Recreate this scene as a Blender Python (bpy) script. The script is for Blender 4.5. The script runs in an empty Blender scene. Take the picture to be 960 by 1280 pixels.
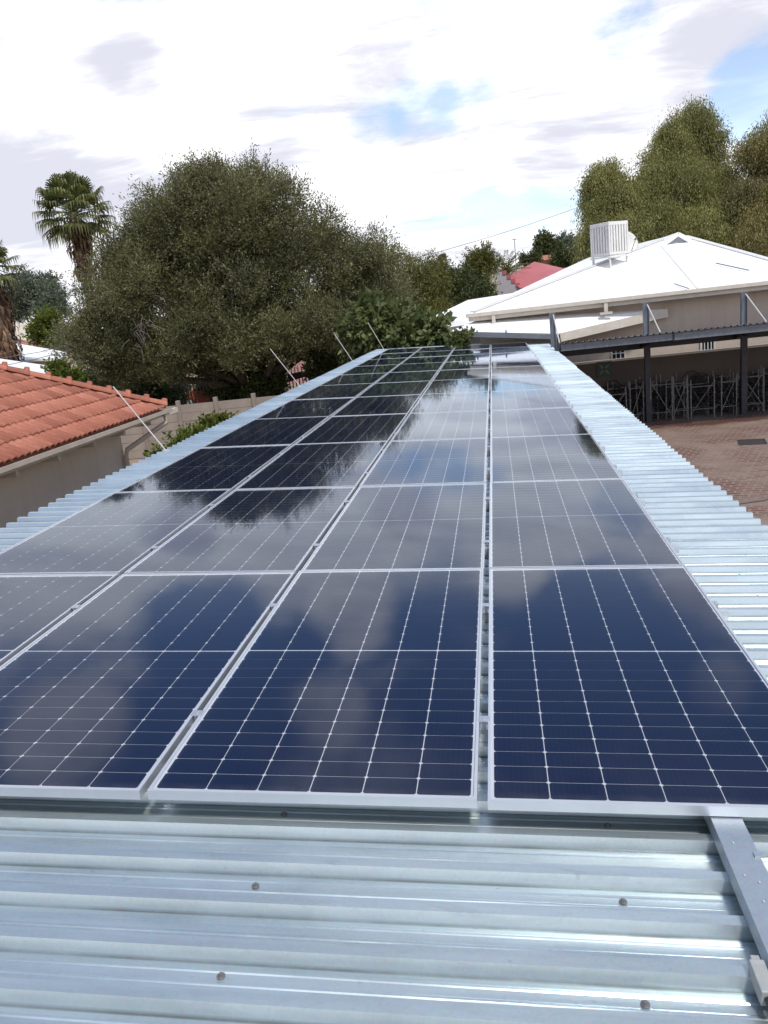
import bpy, math, random
import numpy as np
from mathutils import Matrix, Vector
random.seed(7)
RNG = np.random.default_rng(7)
R = math.radians
S = bpy.context.scene
COL = S.collection

# ---------------------------------------------------------------- camera
CAM = np.array([0.13162472, -2.27356693, 4.36649081])
CM = np.array([[0.9856834216427327, 0.0727839477158704, 0.15208776825756892],
               [0.12857135578679663, 0.2590803337271428, -0.957260041549305],
               [-0.10907611457060387, 0.9631094837196473, 0.2460132589911664]])
FPX = 1001.06
cam_d = bpy.data.cameras.new('camera')
cam_o = bpy.data.objects.new('camera', cam_d)
COL.objects.link(cam_o)
mw = Matrix.Identity(4)
for i in range(3):
    for j in range(3):
        mw[i][j] = CM[i, j]
    mw[i][3] = CAM[i]
cam_o.matrix_world = mw
cam_d.sensor_fit = 'VERTICAL'
cam_d.sensor_height = 36.0
cam_d.lens = FPX / 1280.0 * 36.0
cam_d.clip_start = 0.05
cam_d.clip_end = 3000
S.camera = cam_o


def ray(x, y):
    return CM @ np.array([(x - 480) / FPX, -(y - 640) / FPX, -1.0])


def at(x, y, Y):                       # the point seen at a picture position, at world depth Y
    v = ray(x, y)
    return CAM + v * (Y - CAM[1]) / v[1]


def mpp(Y):                            # metres that one photograph pixel covers at depth Y
    return (Y - CAM[1]) * 1.0 / FPX


# ---------------------------------------------------------------- world, sun, exposure
SUN = np.array([0.30, -0.42, 0.86])
SUN /= np.linalg.norm(SUN)
W = bpy.data.worlds.new('World')
S.world = W
W.use_nodes = True
nt = W.node_tree
nt.nodes.clear()
N = nt.nodes.new
L = nt.links.new


def wmath(op, a, b=None, c=None, clamp=False):
    n = N('ShaderNodeMath')
    n.operation = op
    n.use_clamp = clamp
    for i, v in enumerate((a, b, c)):
        if v is None:
            continue
        if isinstance(v, (int, float)):
            n.inputs[i].default_value = v
        else:
            L(v, n.inputs[i])
    return n.outputs[0]


def wsmooth(v, lo, hi, a=0.0, b=1.0):
    n = N('ShaderNodeMapRange')
    n.interpolation_type = 'SMOOTHSTEP'
    L(v, n.inputs[0])
    for i, q in enumerate((lo, hi, a, b)):
        n.inputs[i + 1].default_value = q
    return n.outputs[0]


sky = N('ShaderNodeTexSky')
sky.sky_type = 'NISHITA'
sky.sun_disc = False
sky.sun_elevation = math.asin(SUN[2])
sky.sun_rotation = math.atan2(SUN[0], SUN[1])
sky.air_density = 1.0
sky.dust_density = 0.6
sky.altitude = 1600
tc = N('ShaderNodeTexCoord')
sep = N('ShaderNodeSeparateXYZ')
L(tc.outputs['Generated'], sep.inputs[0])
zz = wmath('ADD', wmath('MAXIMUM', sep.outputs[2], 0.0), 0.16)
cmb = N('ShaderNodeCombineXYZ')
L(wmath('DIVIDE', sep.outputs[0], zz), cmb.inputs[0])
L(wmath('DIVIDE', sep.outputs[1], zz), cmb.inputs[1])


def wnoise(scale, detail, rough, dist=0.0, off=(0, 0, 0), stretch=(1, 1, 1)):
    m = N('ShaderNodeMapping')
    m.inputs['Location'].default_value = off
    m.inputs['Scale'].default_value = stretch
    L(cmb.outputs[0], m.inputs[0])
    n = N('ShaderNodeTexNoise')
    n.inputs['Scale'].default_value = scale
    n.inputs['Detail'].default_value = detail
    n.inputs['Roughness'].default_value = rough
    n.inputs['Distortion'].default_value = dist
    L(m.outputs[0], n.inputs['Vector'])
    return n.outputs[0]


def blob(px, py, rdeg, w, mirrored=False):   # a patch of the sky, by direction, where cloud is thicker (w>0) or broken (w<0)
    d = ray(px, py)
    if mirrored:                             # sky that the photograph shows only as a reflection in the panels
        nn_ = np.array([math.sin(R(3)), 0, math.cos(R(3))])
        d = d - 2 * np.dot(d, nn_) * nn_
    d = d / np.linalg.norm(d)
    vm = N('ShaderNodeVectorMath')
    vm.operation = 'DOT_PRODUCT'
    vm.inputs[1].default_value = d
    L(tc.outputs['Generated'], vm.inputs[0])
    return wmath('MULTIPLY', wsmooth(vm.outputs['Value'], math.cos(R(rdeg)), 1.0), w)


cov = wnoise(0.95, 10, 0.62, 0.45, (3.1, 1.7, 0))
cov = wmath('ADD', cov, wsmooth(sep.outputs[2], 0.29, 0.40, 0.18, -0.065))
for b in ((585, 130, 3.0, -0.10), (530, 142, 3.0, -0.11), (470, 158, 2.4, -0.10), (950, 105, 4.2, -0.34), (900, 150, 2.0, -0.12), (700, 255, 3.0, -0.17), (640, 268, 3.0, -0.15),
          (585, 262, 2.8, -0.14), (520, 262, 2.8, -0.14), (790, 40, 3.0, -0.10), (150, 82, 5.0, 0.16), (40, 225, 8, 0.10), (60, 20, 8, 0.10), (420, 10, 6, 0.12), (280, 5, 7, 0.16), (250, 775, 5.5, -0.16, True), (745, 790, 6.0, -0.16, True), (90, 925, 5.0, 0.20, True), (440, 770, 4.0, 0.20, True),
          (410, 890, 3.5, 0.12, True), (900, 860, 3.0, 0.13, True), (640, 730, 3.0, 0.10, True)):
    cov = wmath('ADD', cov, blob(*b))
mask = wmath('MAXIMUM', wsmooth(cov, 0.40, 0.64), wsmooth(sep.outputs[2], 0.30, 0.40, 0.25, 0.0))
shade = wnoise(1.7, 9, 0.64, 0.4, (9.3, 4.2, 0), (0.8, 1.5, 1))
for b in ((165, 80, 2.6, -0.17), (125, 92, 2.2, -0.10), (30, 225, 5.0, -0.17), (140, 222, 4.5, -0.13), (20, 285, 4.0, -0.12), (905, 62, 4.5, -0.15), (690, 215, 3.0, -0.15), (470, 100, 3.5, -0.06), (330, 175, 3.0, -0.12), (640, 70, 4, -0.04)):
    shade = wmath('ADD', shade, blob(*b))
lit = wsmooth(shade, 0.30, 0.60)
cc = N('ShaderNodeMix')
cc.data_type = 'RGBA'
L(lit, cc.inputs['Factor'])
cc.inputs['A'].default_value = (0.58, 0.59, 0.67, 1)
cc.inputs['B'].default_value = (1.02, 1.02, 1.04, 1)
skm = N('ShaderNodeMix')
skm.data_type = 'RGBA'
skm.blend_type = 'MULTIPLY'
skm.inputs['Factor'].default_value = 1
L(sky.outputs[0], skm.inputs['A'])
SKY_STRENGTH = 0.15
skm.inputs['B'].default_value = (SKY_STRENGTH,) * 3 + (1,)
fin = N('ShaderNodeMix')
fin.data_type = 'RGBA'
L(mask, fin.inputs['Factor'])
L(skm.outputs['Result'], fin.inputs['A'])
L(cc.outputs['Result'], fin.inputs['B'])
bg = N('ShaderNodeBackground')
bg.inputs['Strength'].default_value = 1.0
L(fin.outputs['Result'], bg.inputs['Color'])
wo = N('ShaderNodeOutputWorld')
L(bg.outputs[0], wo.inputs['Surface'])

sun_d = bpy.data.lights.new('sun', 'SUN')
sun_d.energy = 2.6
sun_d.angle = R(7.0)
sun_d.color = (1.0, 0.95, 0.88)
sun_o = bpy.data.objects.new('sun', sun_d)
COL.objects.link(sun_o)
sun_o.rotation_euler = Vector(SUN).to_track_quat('Z', 'Y').to_euler()
sun_o.location = (10, -12, 30)

S.view_settings.view_transform = 'Standard'
S.view_settings.look = 'None'
S.view_settings.exposure = 0.42
S.view_settings.gamma = 1.0
S.view_settings.use_curve_mapping = False
S.render.engine = 'CYCLES'
S.cycles.max_bounces = 8
S.cycles.transparent_max_bounces = 12


# ---------------------------------------------------------------- mesh helpers
class MB:
    def __init__(s):
        s.v = []
        s.f = []

    def add(s, vs, fs):
        o = len(s.v)
        s.v += [tuple(float(c) for c in q) for q in vs]
        s.f += [tuple(o + i for i in f) for f in fs]
        return s

    def box(s, x0, x1, y0, y1, z0, z1):
        return s.add([(x0, y0, z0), (x1, y0, z0), (x1, y1, z0), (x0, y1, z0), (x0, y0, z1), (x1, y0, z1), (x1, y1, z1), (x0, y1, z1)],
                     [(0, 3, 2, 1), (4, 5, 6, 7), (0, 1, 5, 4), (1, 2, 6, 5), (2, 3, 7, 6), (3, 0, 4, 7)])

    def bar(s, p0, p1, w, h, up=(0, 0, 1)):            # a rectangular bar from p0 to p1
        p0, p1, up = np.array(p0, float), np.array(p1, float), np.array(up, float)
        d = p1 - p0
        d /= np.linalg.norm(d)
        sd = np.cross(d, up)
        if np.linalg.norm(sd) < 1e-6:
            sd = np.cross(d, (1, 0, 0))
        sd /= np.linalg.norm(sd)
        u2 = np.cross(sd, d)
        q = []
        for p in (p0, p1):
            for a, b in ((-1, -1), (1, -1), (1, 1), (-1, 1)):
                q.append(p + sd * a * w / 2 + u2 * b * h / 2)
        return s.add(q, [(0, 1, 2, 3), (7, 6, 5, 4), (0, 4, 5, 1), (1, 5, 6, 2), (2, 6, 7, 3), (3, 7, 4, 0)])

    def path(s, pts, rad, n=8, cap=True):              # a tapered tube through points
        pts = [np.array(p, float) for p in pts]
        if isinstance(rad, (int, float)):
            rad = [rad] * len(pts)
        rings = []
        for i, p in enumerate(pts):
            d = pts[min(i + 1, len(pts) - 1)] - pts[max(i - 1, 0)]
            d /= np.linalg.norm(d) + 1e-9
            a = np.cross(d, (0.13, 0.98, 0.1) if abs(d[1]) < 0.9 else (1, 0, 0))
            a /= np.linalg.norm(a)
            b = np.cross(d, a)
            rings.append([p + rad[i] * (a * math.cos(t) + b * math.sin(t)) for t in np.linspace(0, 2 * math.pi, n, endpoint=False)])
        vs = [q for r in rings for q in r]
        fs = []
        for i in range(len(pts) - 1):
            for k in range(n):
                fs.append((i * n + k, i * n + (k + 1) % n, (i + 1) * n + (k + 1) % n, (i + 1) * n + k))
        if cap:
            fs.append(tuple(range(n - 1, -1, -1)))
            fs.append(tuple((len(pts) - 1) * n + k for k in range(n)))
        return s.add(vs, fs)

    def slab(s, poly, th):                             # a flat polygon with thickness below it
        poly = [np.array(p, float) for p in poly]
        nrm = np.cross(poly[1] - poly[0], poly[2] - poly[0])
        nrm /= np.linalg.norm(nrm)
        if nrm[2] < 0:
            poly = poly[::-1]
            nrm = -nrm
        n = len(poly)
        vs = poly + [p - nrm * th for p in poly]
        fs = [tuple(range(n)), tuple(range(2 * n - 1, n - 1, -1))] + [(i, n + i, n + (i + 1) % n, (i + 1) % n) for i in range(n)]
        return s.add(vs, fs)

    def mesh(s, name, smooth=False):
        m = bpy.data.meshes.new(name)
        m.from_pydata(s.v, [], s.f)
        m.update()
        if smooth:
            m.polygons.foreach_set('use_smooth', [True] * len(m.polygons))
        return m


def mobj(name, mesh, m, parent=None, loc=(0, 0, 0), rot=(0, 0, 0)):
    o = bpy.data.objects.new(name, mesh)
    COL.objects.link(o)
    if m is not None and not mesh.materials:
        mesh.materials.append(m)
    if parent is not None:
        o.parent = parent
    o.location = loc
    o.rotation_euler = rot
    return o


def obj(name, mb, m, parent=None, loc=(0, 0, 0), rot=(0, 0, 0), smooth=False):
    return mobj(name, mb.mesh(name, smooth), m, parent, loc, rot)


def bev(o, w, seg=2):
    b = o.modifiers.new('bevel', 'BEVEL')
    b.width = w
    b.segments = seg
    b.limit_method = 'ANGLE'
    return o


def tag(o, label, cat, group=None, kind=None):
    o['label'] = label
    o['category'] = cat
    if group:
        o['group'] = group
    if kind:
        o['kind'] = kind
    return o


def thing(name, label, cat, loc=(0, 0, 0), rot=(0, 0, 0), group=None):
    o = bpy.data.objects.new(name, None)
    o.empty_display_size = 0.2
    COL.objects.link(o)
    o.location = loc
    o.rotation_euler = rot
    return tag(o, label, cat, group)


def struct(o):
    o['kind'] = 'structure'
    return o


def copy_tree(o, parent=None):
    c = o.copy()
    COL.objects.link(c)
    c.parent = parent
    for ch in list(o.children):
        copy_tree(ch, c)
    return c


# ---------------------------------------------------------------- material helpers
class Mat:
    def __init__(s, name):
        s.m = bpy.data.materials.new(name)
        s.m.use_nodes = True
        s.t = s.m.node_tree
        s.t.nodes.clear()
        s.out = s.t.nodes.new('ShaderNodeOutputMaterial')
        s.tc = s.t.nodes.new('ShaderNodeTexCoord')

    def n(s, typ, ins=None, **kw):
        q = s.t.nodes.new(typ)
        for k, v in kw.items():
            setattr(q, k, v)
        for k, v in (ins or {}).items():
            if hasattr(v, 'is_output'):
                s.t.links.new(v, q.inputs[k])
            else:
                q.inputs[k].default_value = v
        return q

    def noise(s, scale, detail=4, rough=0.55, vec='Object', stretch=(1, 1, 1), dist=0.0):
        mp = s.n('ShaderNodeMapping', {'Vector': s.tc.outputs[vec], 'Scale': stretch})
        return s.n('ShaderNodeTexNoise', {'Vector': mp.outputs[0], 'Scale': scale, 'Detail': detail, 'Roughness': rough, 'Distortion': dist}).outputs[0]

    def ramp(s, f, stops):
        r = s.n('ShaderNodeValToRGB', {'Fac': f})
        e = r.color_ramp.elements
        while len(e) < len(stops):
            e.new(0.5)
        for q, (p, c) in zip(e, stops):
            q.position = p
            q.color = tuple(c) + (1,) if len(c) == 3 else c
        return r.outputs[0]

    def mix(s, f, a, b, mode='MIX'):
        q = s.n('ShaderNodeMix', data_type='RGBA', blend_type=mode)
        for k, v in (('Factor', f), ('A', a), ('B', b)):
            if hasattr(v, 'is_output'):
                s.t.links.new(v, q.inputs[k])
            else:
                q.inputs[k].default_value = v if k == 'Factor' else tuple(v) + (1,)
        return q.outputs['Result']

    def rng(s, f, a, b, c=0.0, d=1.0):
        return s.n('ShaderNodeMapRange', {0: f, 1: a, 2: b, 3: c, 4: d}).outputs[0]

    def math(s, op, a, b=0.0):
        return s.n('ShaderNodeMath', {0: a, 1: b}, operation=op).outputs[0]

    def bump(s, h, strength, dist=0.02):
        return s.n('ShaderNodeBump', {'Height': h, 'Strength': strength, 'Distance': dist}).outputs[0]

    def bsdf(s, color, rough=0.7, metal=0.0, normal=None, spec=0.5, **extra):
        ins = {'Base Color': color if hasattr(color, 'is_output') else tuple(color) + (1,), 'Roughness': rough, 'Metallic': metal,
               'Specular IOR Level': spec}
        if normal is not None:
            ins['Normal'] = normal
        ins.update(extra)
        b = s.n('ShaderNodeBsdfPrincipled', ins)
        s.t.links.new(b.outputs[0], s.out.inputs[0])
        return b


def simple(name, col, rough=0.7, metal=0.0, vary=0.12, scale=3.0, bump=0.0, bscale=60, spec=0.5):
    M = Mat(name)
    f = M.noise(scale, 5, 0.6)
    a = tuple(c * (1 - vary) for c in col)
    b = tuple(min(1, c * (1 + vary)) for c in col)
    c = M.ramp(f, [(0.3, a), (0.7, b)])
    nr = M.bump(M.noise(bscale, 3), bump, 0.01) if bump else None
    M.bsdf(c, rough, metal, nr, spec)
    return M.m


def leaf_mat(name, stops, trans=0.35, rough=0.5):
    M = Mat(name)
    g = M.n('ShaderNodeNewGeometry')
    c = M.ramp(g.outputs['Random Per Island'], stops)
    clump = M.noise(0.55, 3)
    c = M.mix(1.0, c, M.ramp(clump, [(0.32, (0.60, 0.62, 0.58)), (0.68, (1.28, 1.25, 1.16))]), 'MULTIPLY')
    p = M.n('ShaderNodeBsdfPrincipled', {'Base Color': c, 'Roughness': rough, 'Specular IOR Level': 0.35})
    t = M.n('ShaderNodeBsdfTranslucent', {'Color': c})
    mx = M.n('ShaderNodeMixShader', {0: trans, 1: p.outputs[0], 2: t.outputs[0]})
    M.t.links.new(mx.outputs[0], M.out.inputs[0])
    return M.m


def plaster(name, col):
    M = Mat(name)
    c = M.ramp(M.noise(0.9, 6, 0.65), [(0.3, tuple(q * .90 for q in col)), (0.7, tuple(q * 1.08 for q in col))])
    stk = M.rng(M.noise(2.2, 5, 0.65, stretch=(1.6, 1.6, 0.16)), 0.50, 0.75)
    c = M.mix(M.math('MULTIPLY', stk, 0.35), c, tuple(q * .62 for q in col))
    M.bsdf(c, 0.92, 0, M.bump(M.noise(45, 4), 0.15, 0.01))
    return M.m


M_ = {}
M_['white_paint'] = simple('white roof paint', (0.87, 0.87, 0.86), 0.45, 0, 0.05, 0.6)
M_['flash'] = simple('weathered white flashing', (0.66, 0.65, 0.62), 0.5, 0, 0.08, 1.5)
M_['cream'] = simple('cream painted timber', (0.56, 0.50, 0.42), 0.6, 0, 0.10, 4)
M_['gutter'] = simple('stone coloured gutter paint', (0.42, 0.36, 0.29), 0.6, 0, 0.10, 4)
M_['beige_wall'] = plaster('beige plaster', (0.47, 0.39, 0.315))
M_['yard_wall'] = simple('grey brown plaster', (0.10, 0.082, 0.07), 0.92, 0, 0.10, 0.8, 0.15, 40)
M_['left_wall'] = plaster('stone beige plaster', (0.50, 0.44, 0.365))
M_['dark_steel'] = simple('dark painted steel', (0.035, 0.035, 0.042), 0.5, 0.3, 0.2, 5)
M_['grey_steel'] = simple('grey painted steel', (0.16, 0.175, 0.20), 0.5, 0.4, 0.15, 5)
M_['scaffold'] = simple('scaffold tube', (0.18, 0.177, 0.172), 0.6, 0.2, 0.3, 6)
M_['rod'] = simple('rod paint', (0.50, 0.47, 0.45), 0.5, 0, 0.1, 5)
M_['alu'] = simple('anodised aluminium', (0.74, 0.755, 0.78), 0.38, 0.75, 0.04, 6)
M_['clamp'] = simple('clamp aluminium', (0.62, 0.64, 0.67), 0.35, 0.85, 0.08, 30)
M_['backsheet'] = simple('white backsheet', (0.62, 0.64, 0.69), 0.6, 0, 0.02, 3)
M_['bark'] = simple('bark', (0.075, 0.06, 0.048), 0.95, 0, 0.35, 5, 0.6, 18)
M_['palm_trunk'] = simple('palm trunk', (0.16, 0.115, 0.085), 0.95, 0, 0.35, 6, 0.6, 14)
M_['black'] = simple('black plastic', (0.02, 0.02, 0.022), 0.5, 0, 0.2, 5)
M_['glass_dark'] = simple('dark window glass', (0.02, 0.024, 0.03), 0.08, 0, 0.1, 1)
M_['white_plastic'] = simple('white plastic', (0.60, 0.59, 0.55), 0.45, 0, 0.06, 20)
M_['box_grey'] = simple('pale grey box', (0.36, 0.37, 0.35), 0.5, 0.1, 0.12, 40)
M_['cooler'] = simple('cooler casing', (0.66, 0.65, 0.62), 0.5, 0, 0.08, 3)
M_['louvre_dark'] = simple('cooler pad', (0.34, 0.32, 0.29), 0.85, 0, 0.15, 8)
M_['red_roof'] = simple('red roof sheet', (0.42, 0.12, 0.12), 0.6, 0, 0.08, 0.8)
M_['grey_gable'] = simple('grey plaster gable', (0.42, 0.40, 0.42), 0.9, 0, 0.08, 1.0)
M_['pale_wall'] = simple('pale cream wall', (0.55, 0.48, 0.38), 0.9, 0, 0.06, 0.7)
M_['grey_roof'] = simple('grey roof sheet', (0.28, 0.29, 0.31), 0.6, 0.2, 0.1, 0.7)
M_['brown_roof'] = simple('brown tile far', (0.30, 0.12, 0.085), 0.8, 0, 0.15, 2)
M_['brick_far'] = simple('orange brick far', (0.36, 0.14, 0.085), 0.85, 0, 0.2, 2)
M_['pink'] = simple('pink plaster', (0.48, 0.26, 0.25), 0.9, 0, 0.2, 1.5)
M_['car_paint'] = simple('orange red car paint', (0.42, 0.09, 0.05), 0.25, 0, 0.03, 1)
M_['tyre'] = simple('tyre rubber', (0.02, 0.02, 0.02), 0.85, 0, 0.1, 5)
M_['rim'] = simple('alloy rim', (0.72, 0.72, 0.72), 0.3, 0.6, 0.03, 5)
M_['precast'] = simple('precast concrete plank', (0.27, 0.225, 0.185), 0.92, 0, 0.14, 1.6, 0.4, 30)
M_['precast_post'] = simple('precast concrete post', (0.24, 0.20, 0.165), 0.92, 0, 0.14, 2.0, 0.4, 30)
M_['wire'] = simple('cable', (0.10, 0.10, 0.11), 0.7, 0, 0.05, 1)
M_['sign_green'] = simple('sign green', (0.006, 0.028, 0.014), 0.5, 0, 0.04, 5)
M_['sign_pale'] = simple('sign pale green', (0.09, 0.15, 0.11), 0.6, 0, 0.04, 5)
M_['drain'] = simple('drain iron', (0.05, 0.043, 0.042), 0.75, 0.3, 0.2, 14)
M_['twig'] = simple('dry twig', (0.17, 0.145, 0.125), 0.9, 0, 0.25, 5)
M_['hill'] = simple('dry hillside', (0.27, 0.23, 0.155), 0.95, 0, 0.25, 0.05)

# galvanised roof sheeting: zinc with long faint rolling streaks, spangle and dull patches
def galv(name, base, r0, r1, blot=0.10, metal=0.72, ribbed=False):
    M = Mat(name)
    st = M.noise(7.0, 4, 0.6, stretch=(0.12, 2.2, 1))
    bl = M.noise(2.4, 6, 0.65, stretch=(0.55, 1.6, 1), dist=0.6)
    sp = M.n('ShaderNodeTexVoronoi', {'Vector': M.tc.outputs['Object'], 'Scale': 120.0})
    oi = M.n('ShaderNodeObjectInfo')
    f = M.math('ADD', M.math('ADD', M.math('MULTIPLY', st, 0.5), M.math('MULTIPLY', bl, 0.5)), M.rng(oi.outputs['Random'], 0, 1, -0.06, 0.06))
    c = M.ramp(f, [(0.36, tuple(q * (1 - blot) for q in base)), (0.60, tuple(min(1, q * (1 + blot * 0.5)) for q in base))])
    c = M.mix(0.06, c, sp.outputs['Color'], 'OVERLAY')
    stain = M.rng(M.noise(5.5, 6, 0.7, stretch=(0.5, 2.5, 1), dist=1.0), 0.56, 0.72)
    c = M.mix(M.math('MULTIPLY', stain, 0.40), c, (0.36, 0.375, 0.35))
    spots = M.rng(M.noise(34, 3, 0.6, stretch=(0.6, 1, 1)), 0.68, 0.76)
    c = M.mix(M.math('MULTIPLY', spots, 0.35), c, (0.30, 0.30, 0.27))
    if ribbed:                                       # rib shadow painted as a dark line at each rib foot
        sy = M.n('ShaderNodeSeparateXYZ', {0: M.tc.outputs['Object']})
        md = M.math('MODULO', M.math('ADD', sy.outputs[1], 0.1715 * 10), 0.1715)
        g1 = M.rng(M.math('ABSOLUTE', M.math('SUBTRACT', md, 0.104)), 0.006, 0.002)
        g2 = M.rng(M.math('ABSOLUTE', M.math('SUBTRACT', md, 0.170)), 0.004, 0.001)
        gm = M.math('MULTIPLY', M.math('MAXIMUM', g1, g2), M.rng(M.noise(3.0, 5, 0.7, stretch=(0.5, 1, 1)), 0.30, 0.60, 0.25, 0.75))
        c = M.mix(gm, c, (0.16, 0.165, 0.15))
        stain = M.math('MAXIMUM', stain, gm)  # painted rib lines share the roughness of the stains
    ro = M.math('ADD', M.rng(f, 0.35, 0.65, r0, r1), M.math('MULTIPLY', stain, 0.16))
    b = M.bump(st, 0.03, 0.01)
    M.bsdf(c, ro, metal, b)
    return M.m


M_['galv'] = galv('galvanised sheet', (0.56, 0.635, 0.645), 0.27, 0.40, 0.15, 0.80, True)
M_['galv_channel'] = galv('galvanised channel', (0.42, 0.47, 0.51), 0.36, 0.50, 0.06)

# solar cell: near-black blue silicon with faint busbars
def cell_mat():
    M = Mat('silicon cell')
    sx = M.n('ShaderNodeSeparateXYZ', {0: M.tc.outputs['Object']})
    w = M.math('PINGPONG', M.math('ADD', sx.outputs[0], 10.0), 0.0091)
    line = M.n('ShaderNodeMapRange', {0: w, 1: 0.0, 2: 0.0009, 3: 1.0, 4: 0.0}).outputs[0]
    tint = M.noise(2.2, 2, 0.5)
    c = M.ramp(tint, [(0.35, (0.0022, 0.0062, 0.033)), (0.65, (0.0034, 0.0095, 0.048))])
    c = M.mix(M.math('MULTIPLY', line, 0.20), c, (0.09, 0.11, 0.17))
    M.bsdf(c, 0.45, 0.0, None, 0.3)
    return M.m


M_['cell'] = cell_mat()


def glass_mat():
    M = Mat('panel glass')
    lw = M.n('ShaderNodeFresnel', {'IOR': 1.46})
    smear = M.noise(1.7, 5, 0.65, dist=0.8)
    ro = M.rng(smear, 0.35, 0.75, 0.025, 0.075)
    wav = M.noise(0.9, 2, 0.4)
    b = M.bump(wav, 0.05, 0.02)
    gl = M.n('ShaderNodeBsdfGlossy', {'Color': (0.83, 0.91, 1.0, 1), 'Roughness': ro, 'Normal': b})
    tr = M.n('ShaderNodeBsdfTransparent', {'Color': (0.95, 0.96, 0.97, 1)})
    mx = M.n('ShaderNodeMixShader', {0: lw.outputs[0], 1: tr.outputs[0], 2: gl.outputs[0]})
    df = M.n('ShaderNodeBsdfDiffuse', {'Color': (0.42, 0.38, 0.33, 1)})
    dust = M.math('ADD', M.rng(M.noise(3.0, 6, 0.7), 0.45, 0.8, 0.0, 0.008), 0.0015)
    sx = M.n('ShaderNodeSeparateXYZ', {0: M.tc.outputs['Object']})
    lip = M.math('MULTIPLY', M.rng(sx.outputs[1], 0.055, 0.012), M.rng(M.noise(11, 5, 0.7), 0.35, 0.7, 0.0, 0.10))
    dust = M.math('ADD', dust, lip)
    mx2 = M.n('ShaderNodeMixShader', {0: dust, 1: mx.outputs[0], 2: df.outputs[0]})
    M.t.links.new(mx2.outputs[0], M.out.inputs[0])
    return M.m


M_['panel_glass'] = glass_mat()


def tile_mat():
    M = Mat('terracotta tile')
    oi = M.n('ShaderNodeObjectInfo')
    c = M.ramp(oi.outputs['Random'], [(0.0, (0.29, 0.098, 0.058)), (0.5, (0.36, 0.122, 0.073)), (1.0, (0.42, 0.16, 0.10))])
    c = M.mix(1.0, c, M.ramp(M.noise(9, 6, 0.7), [(0.3, (0.78, 0.76, 0.76)), (0.7, (1.12, 1.14, 1.16))]), 'MULTIPLY')
    c = M.mix(M.math('MULTIPLY', M.rng(M.noise(14, 5, 0.7), 0.60, 0.72), 0.5), c, (0.10, 0.075, 0.06))
    M.bsdf(c, 0.8, 0, M.bump(M.noise(70, 4), 0.3, 0.01))
    return M.m


M_['tile'] = tile_mat()


def paving_mat():
    M = Mat('dusty clay pavers')
    mp = M.n('ShaderNodeMapping', {'Vector': M.tc.outputs['Object'], 'Rotation': (0, 0, R(24))})
    br = M.n('ShaderNodeTexBrick', {'Vector': mp.outputs[0], 'Color1': (0.095, 0.038, 0.028, 1), 'Color2': (0.135, 0.052, 0.037, 1),
                                    'Mortar': (0.22, 0.165, 0.13, 1), 'Scale': 1.0, 'Mortar Size': 0.028, 'Mortar Smooth': 0.3,
                                    'Brick Width': 0.30, 'Row Height': 0.15})
    dn = M.noise(0.42, 7, 0.62, dist=0.7)
    dn2 = M.noise(2.6, 5, 0.65)
    dust = M.rng(M.math('ADD', dn, M.math('MULTIPLY', dn2, 0.30)), 0.56, 0.70)
    sand = M.ramp(M.noise(1.2, 6, 0.6), [(0.3, (0.18, 0.122, 0.094)), (0.7, (0.25, 0.18, 0.142))])
    c = M.mix(M.math('ADD', M.math('MULTIPLY', dust, 0.88), 0.08), br.outputs['Color'], sand)
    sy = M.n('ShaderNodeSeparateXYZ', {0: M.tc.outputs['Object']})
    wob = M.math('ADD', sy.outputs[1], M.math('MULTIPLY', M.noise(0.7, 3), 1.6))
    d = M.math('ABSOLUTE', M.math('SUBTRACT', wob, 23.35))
    shade_streak = M.math('MULTIPLY', M.rng(d, 0.50, 0.22), M.rng(M.noise(1.8, 4), 0.33, 0.48))  # edge of the carport's shadow painted on the paving as a dark streak
    c = M.mix(M.math('MULTIPLY', shade_streak, 0.85), c, (0.085, 0.036, 0.026))
    h = M.math('MULTIPLY', br.outputs['Fac'], -1.0)
    M.bsdf(c, M.rng(shade_streak, 0, 1, 0.9, 0.5), 0, M.bump(h, 0.4, 0.02))
    return M.m


def ground_mat():
    M = Mat('dry sandy ground')
    c = M.ramp(M.noise(0.25, 8, 0.65), [(0.3, (0.17, 0.125, 0.085)), (0.55, (0.27, 0.20, 0.145)), (0.75, (0.17, 0.16, 0.09))])
    M.bsdf(c, 0.95, 0, M.bump(M.noise(8, 6), 0.4, 0.05))
    return M.m


# ---------------------------------------------------------------- ground
struct(obj('ground', MB().add([(-700, -300, 0), (700, -300, 0), (700, 1200, 0), (-700, 1200, 0)], [(0, 1, 2, 3)]), ground_mat()))
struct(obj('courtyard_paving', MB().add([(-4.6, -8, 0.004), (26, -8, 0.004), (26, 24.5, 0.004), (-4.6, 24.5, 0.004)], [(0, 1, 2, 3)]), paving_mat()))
hb = MB()
nx = 60
rows = []
for j, (Y, s) in enumerate(((230, 0), (270, 0.6), (320, 1.0), (380, 0.7), (460, 0.0))):
    rows.append([(X, Y, s * (9 + 4.5 * math.sin(X * 0.011 + 1.2) + 3 * math.sin(X * 0.037)) - 0.3) for X in np.linspace(-420, 420, nx)])
vs = [p for r_ in rows for p in r_]
fs = [(j * nx + i, j * nx + i + 1, (j + 1) * nx + i + 1, (j + 1) * nx + i) for j in range(4) for i in range(nx - 1)]
struct(obj('hill', hb.add(vs, fs), M_['hill'], smooth=True))

# ---------------------------------------------------------------- the carport the panels lie on
TILT = R(3.0)
ORG = np.array([0, 0, 2.8])
ct, st_ = math.cos(TILT), math.sin(TILT)


def P(u, v, h):                        # roof coordinates (across, along, above the panel plane) to world
    return (ORG[0] + u * ct + h * st_, v, ORG[2] - u * st_ + h * ct)


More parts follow.
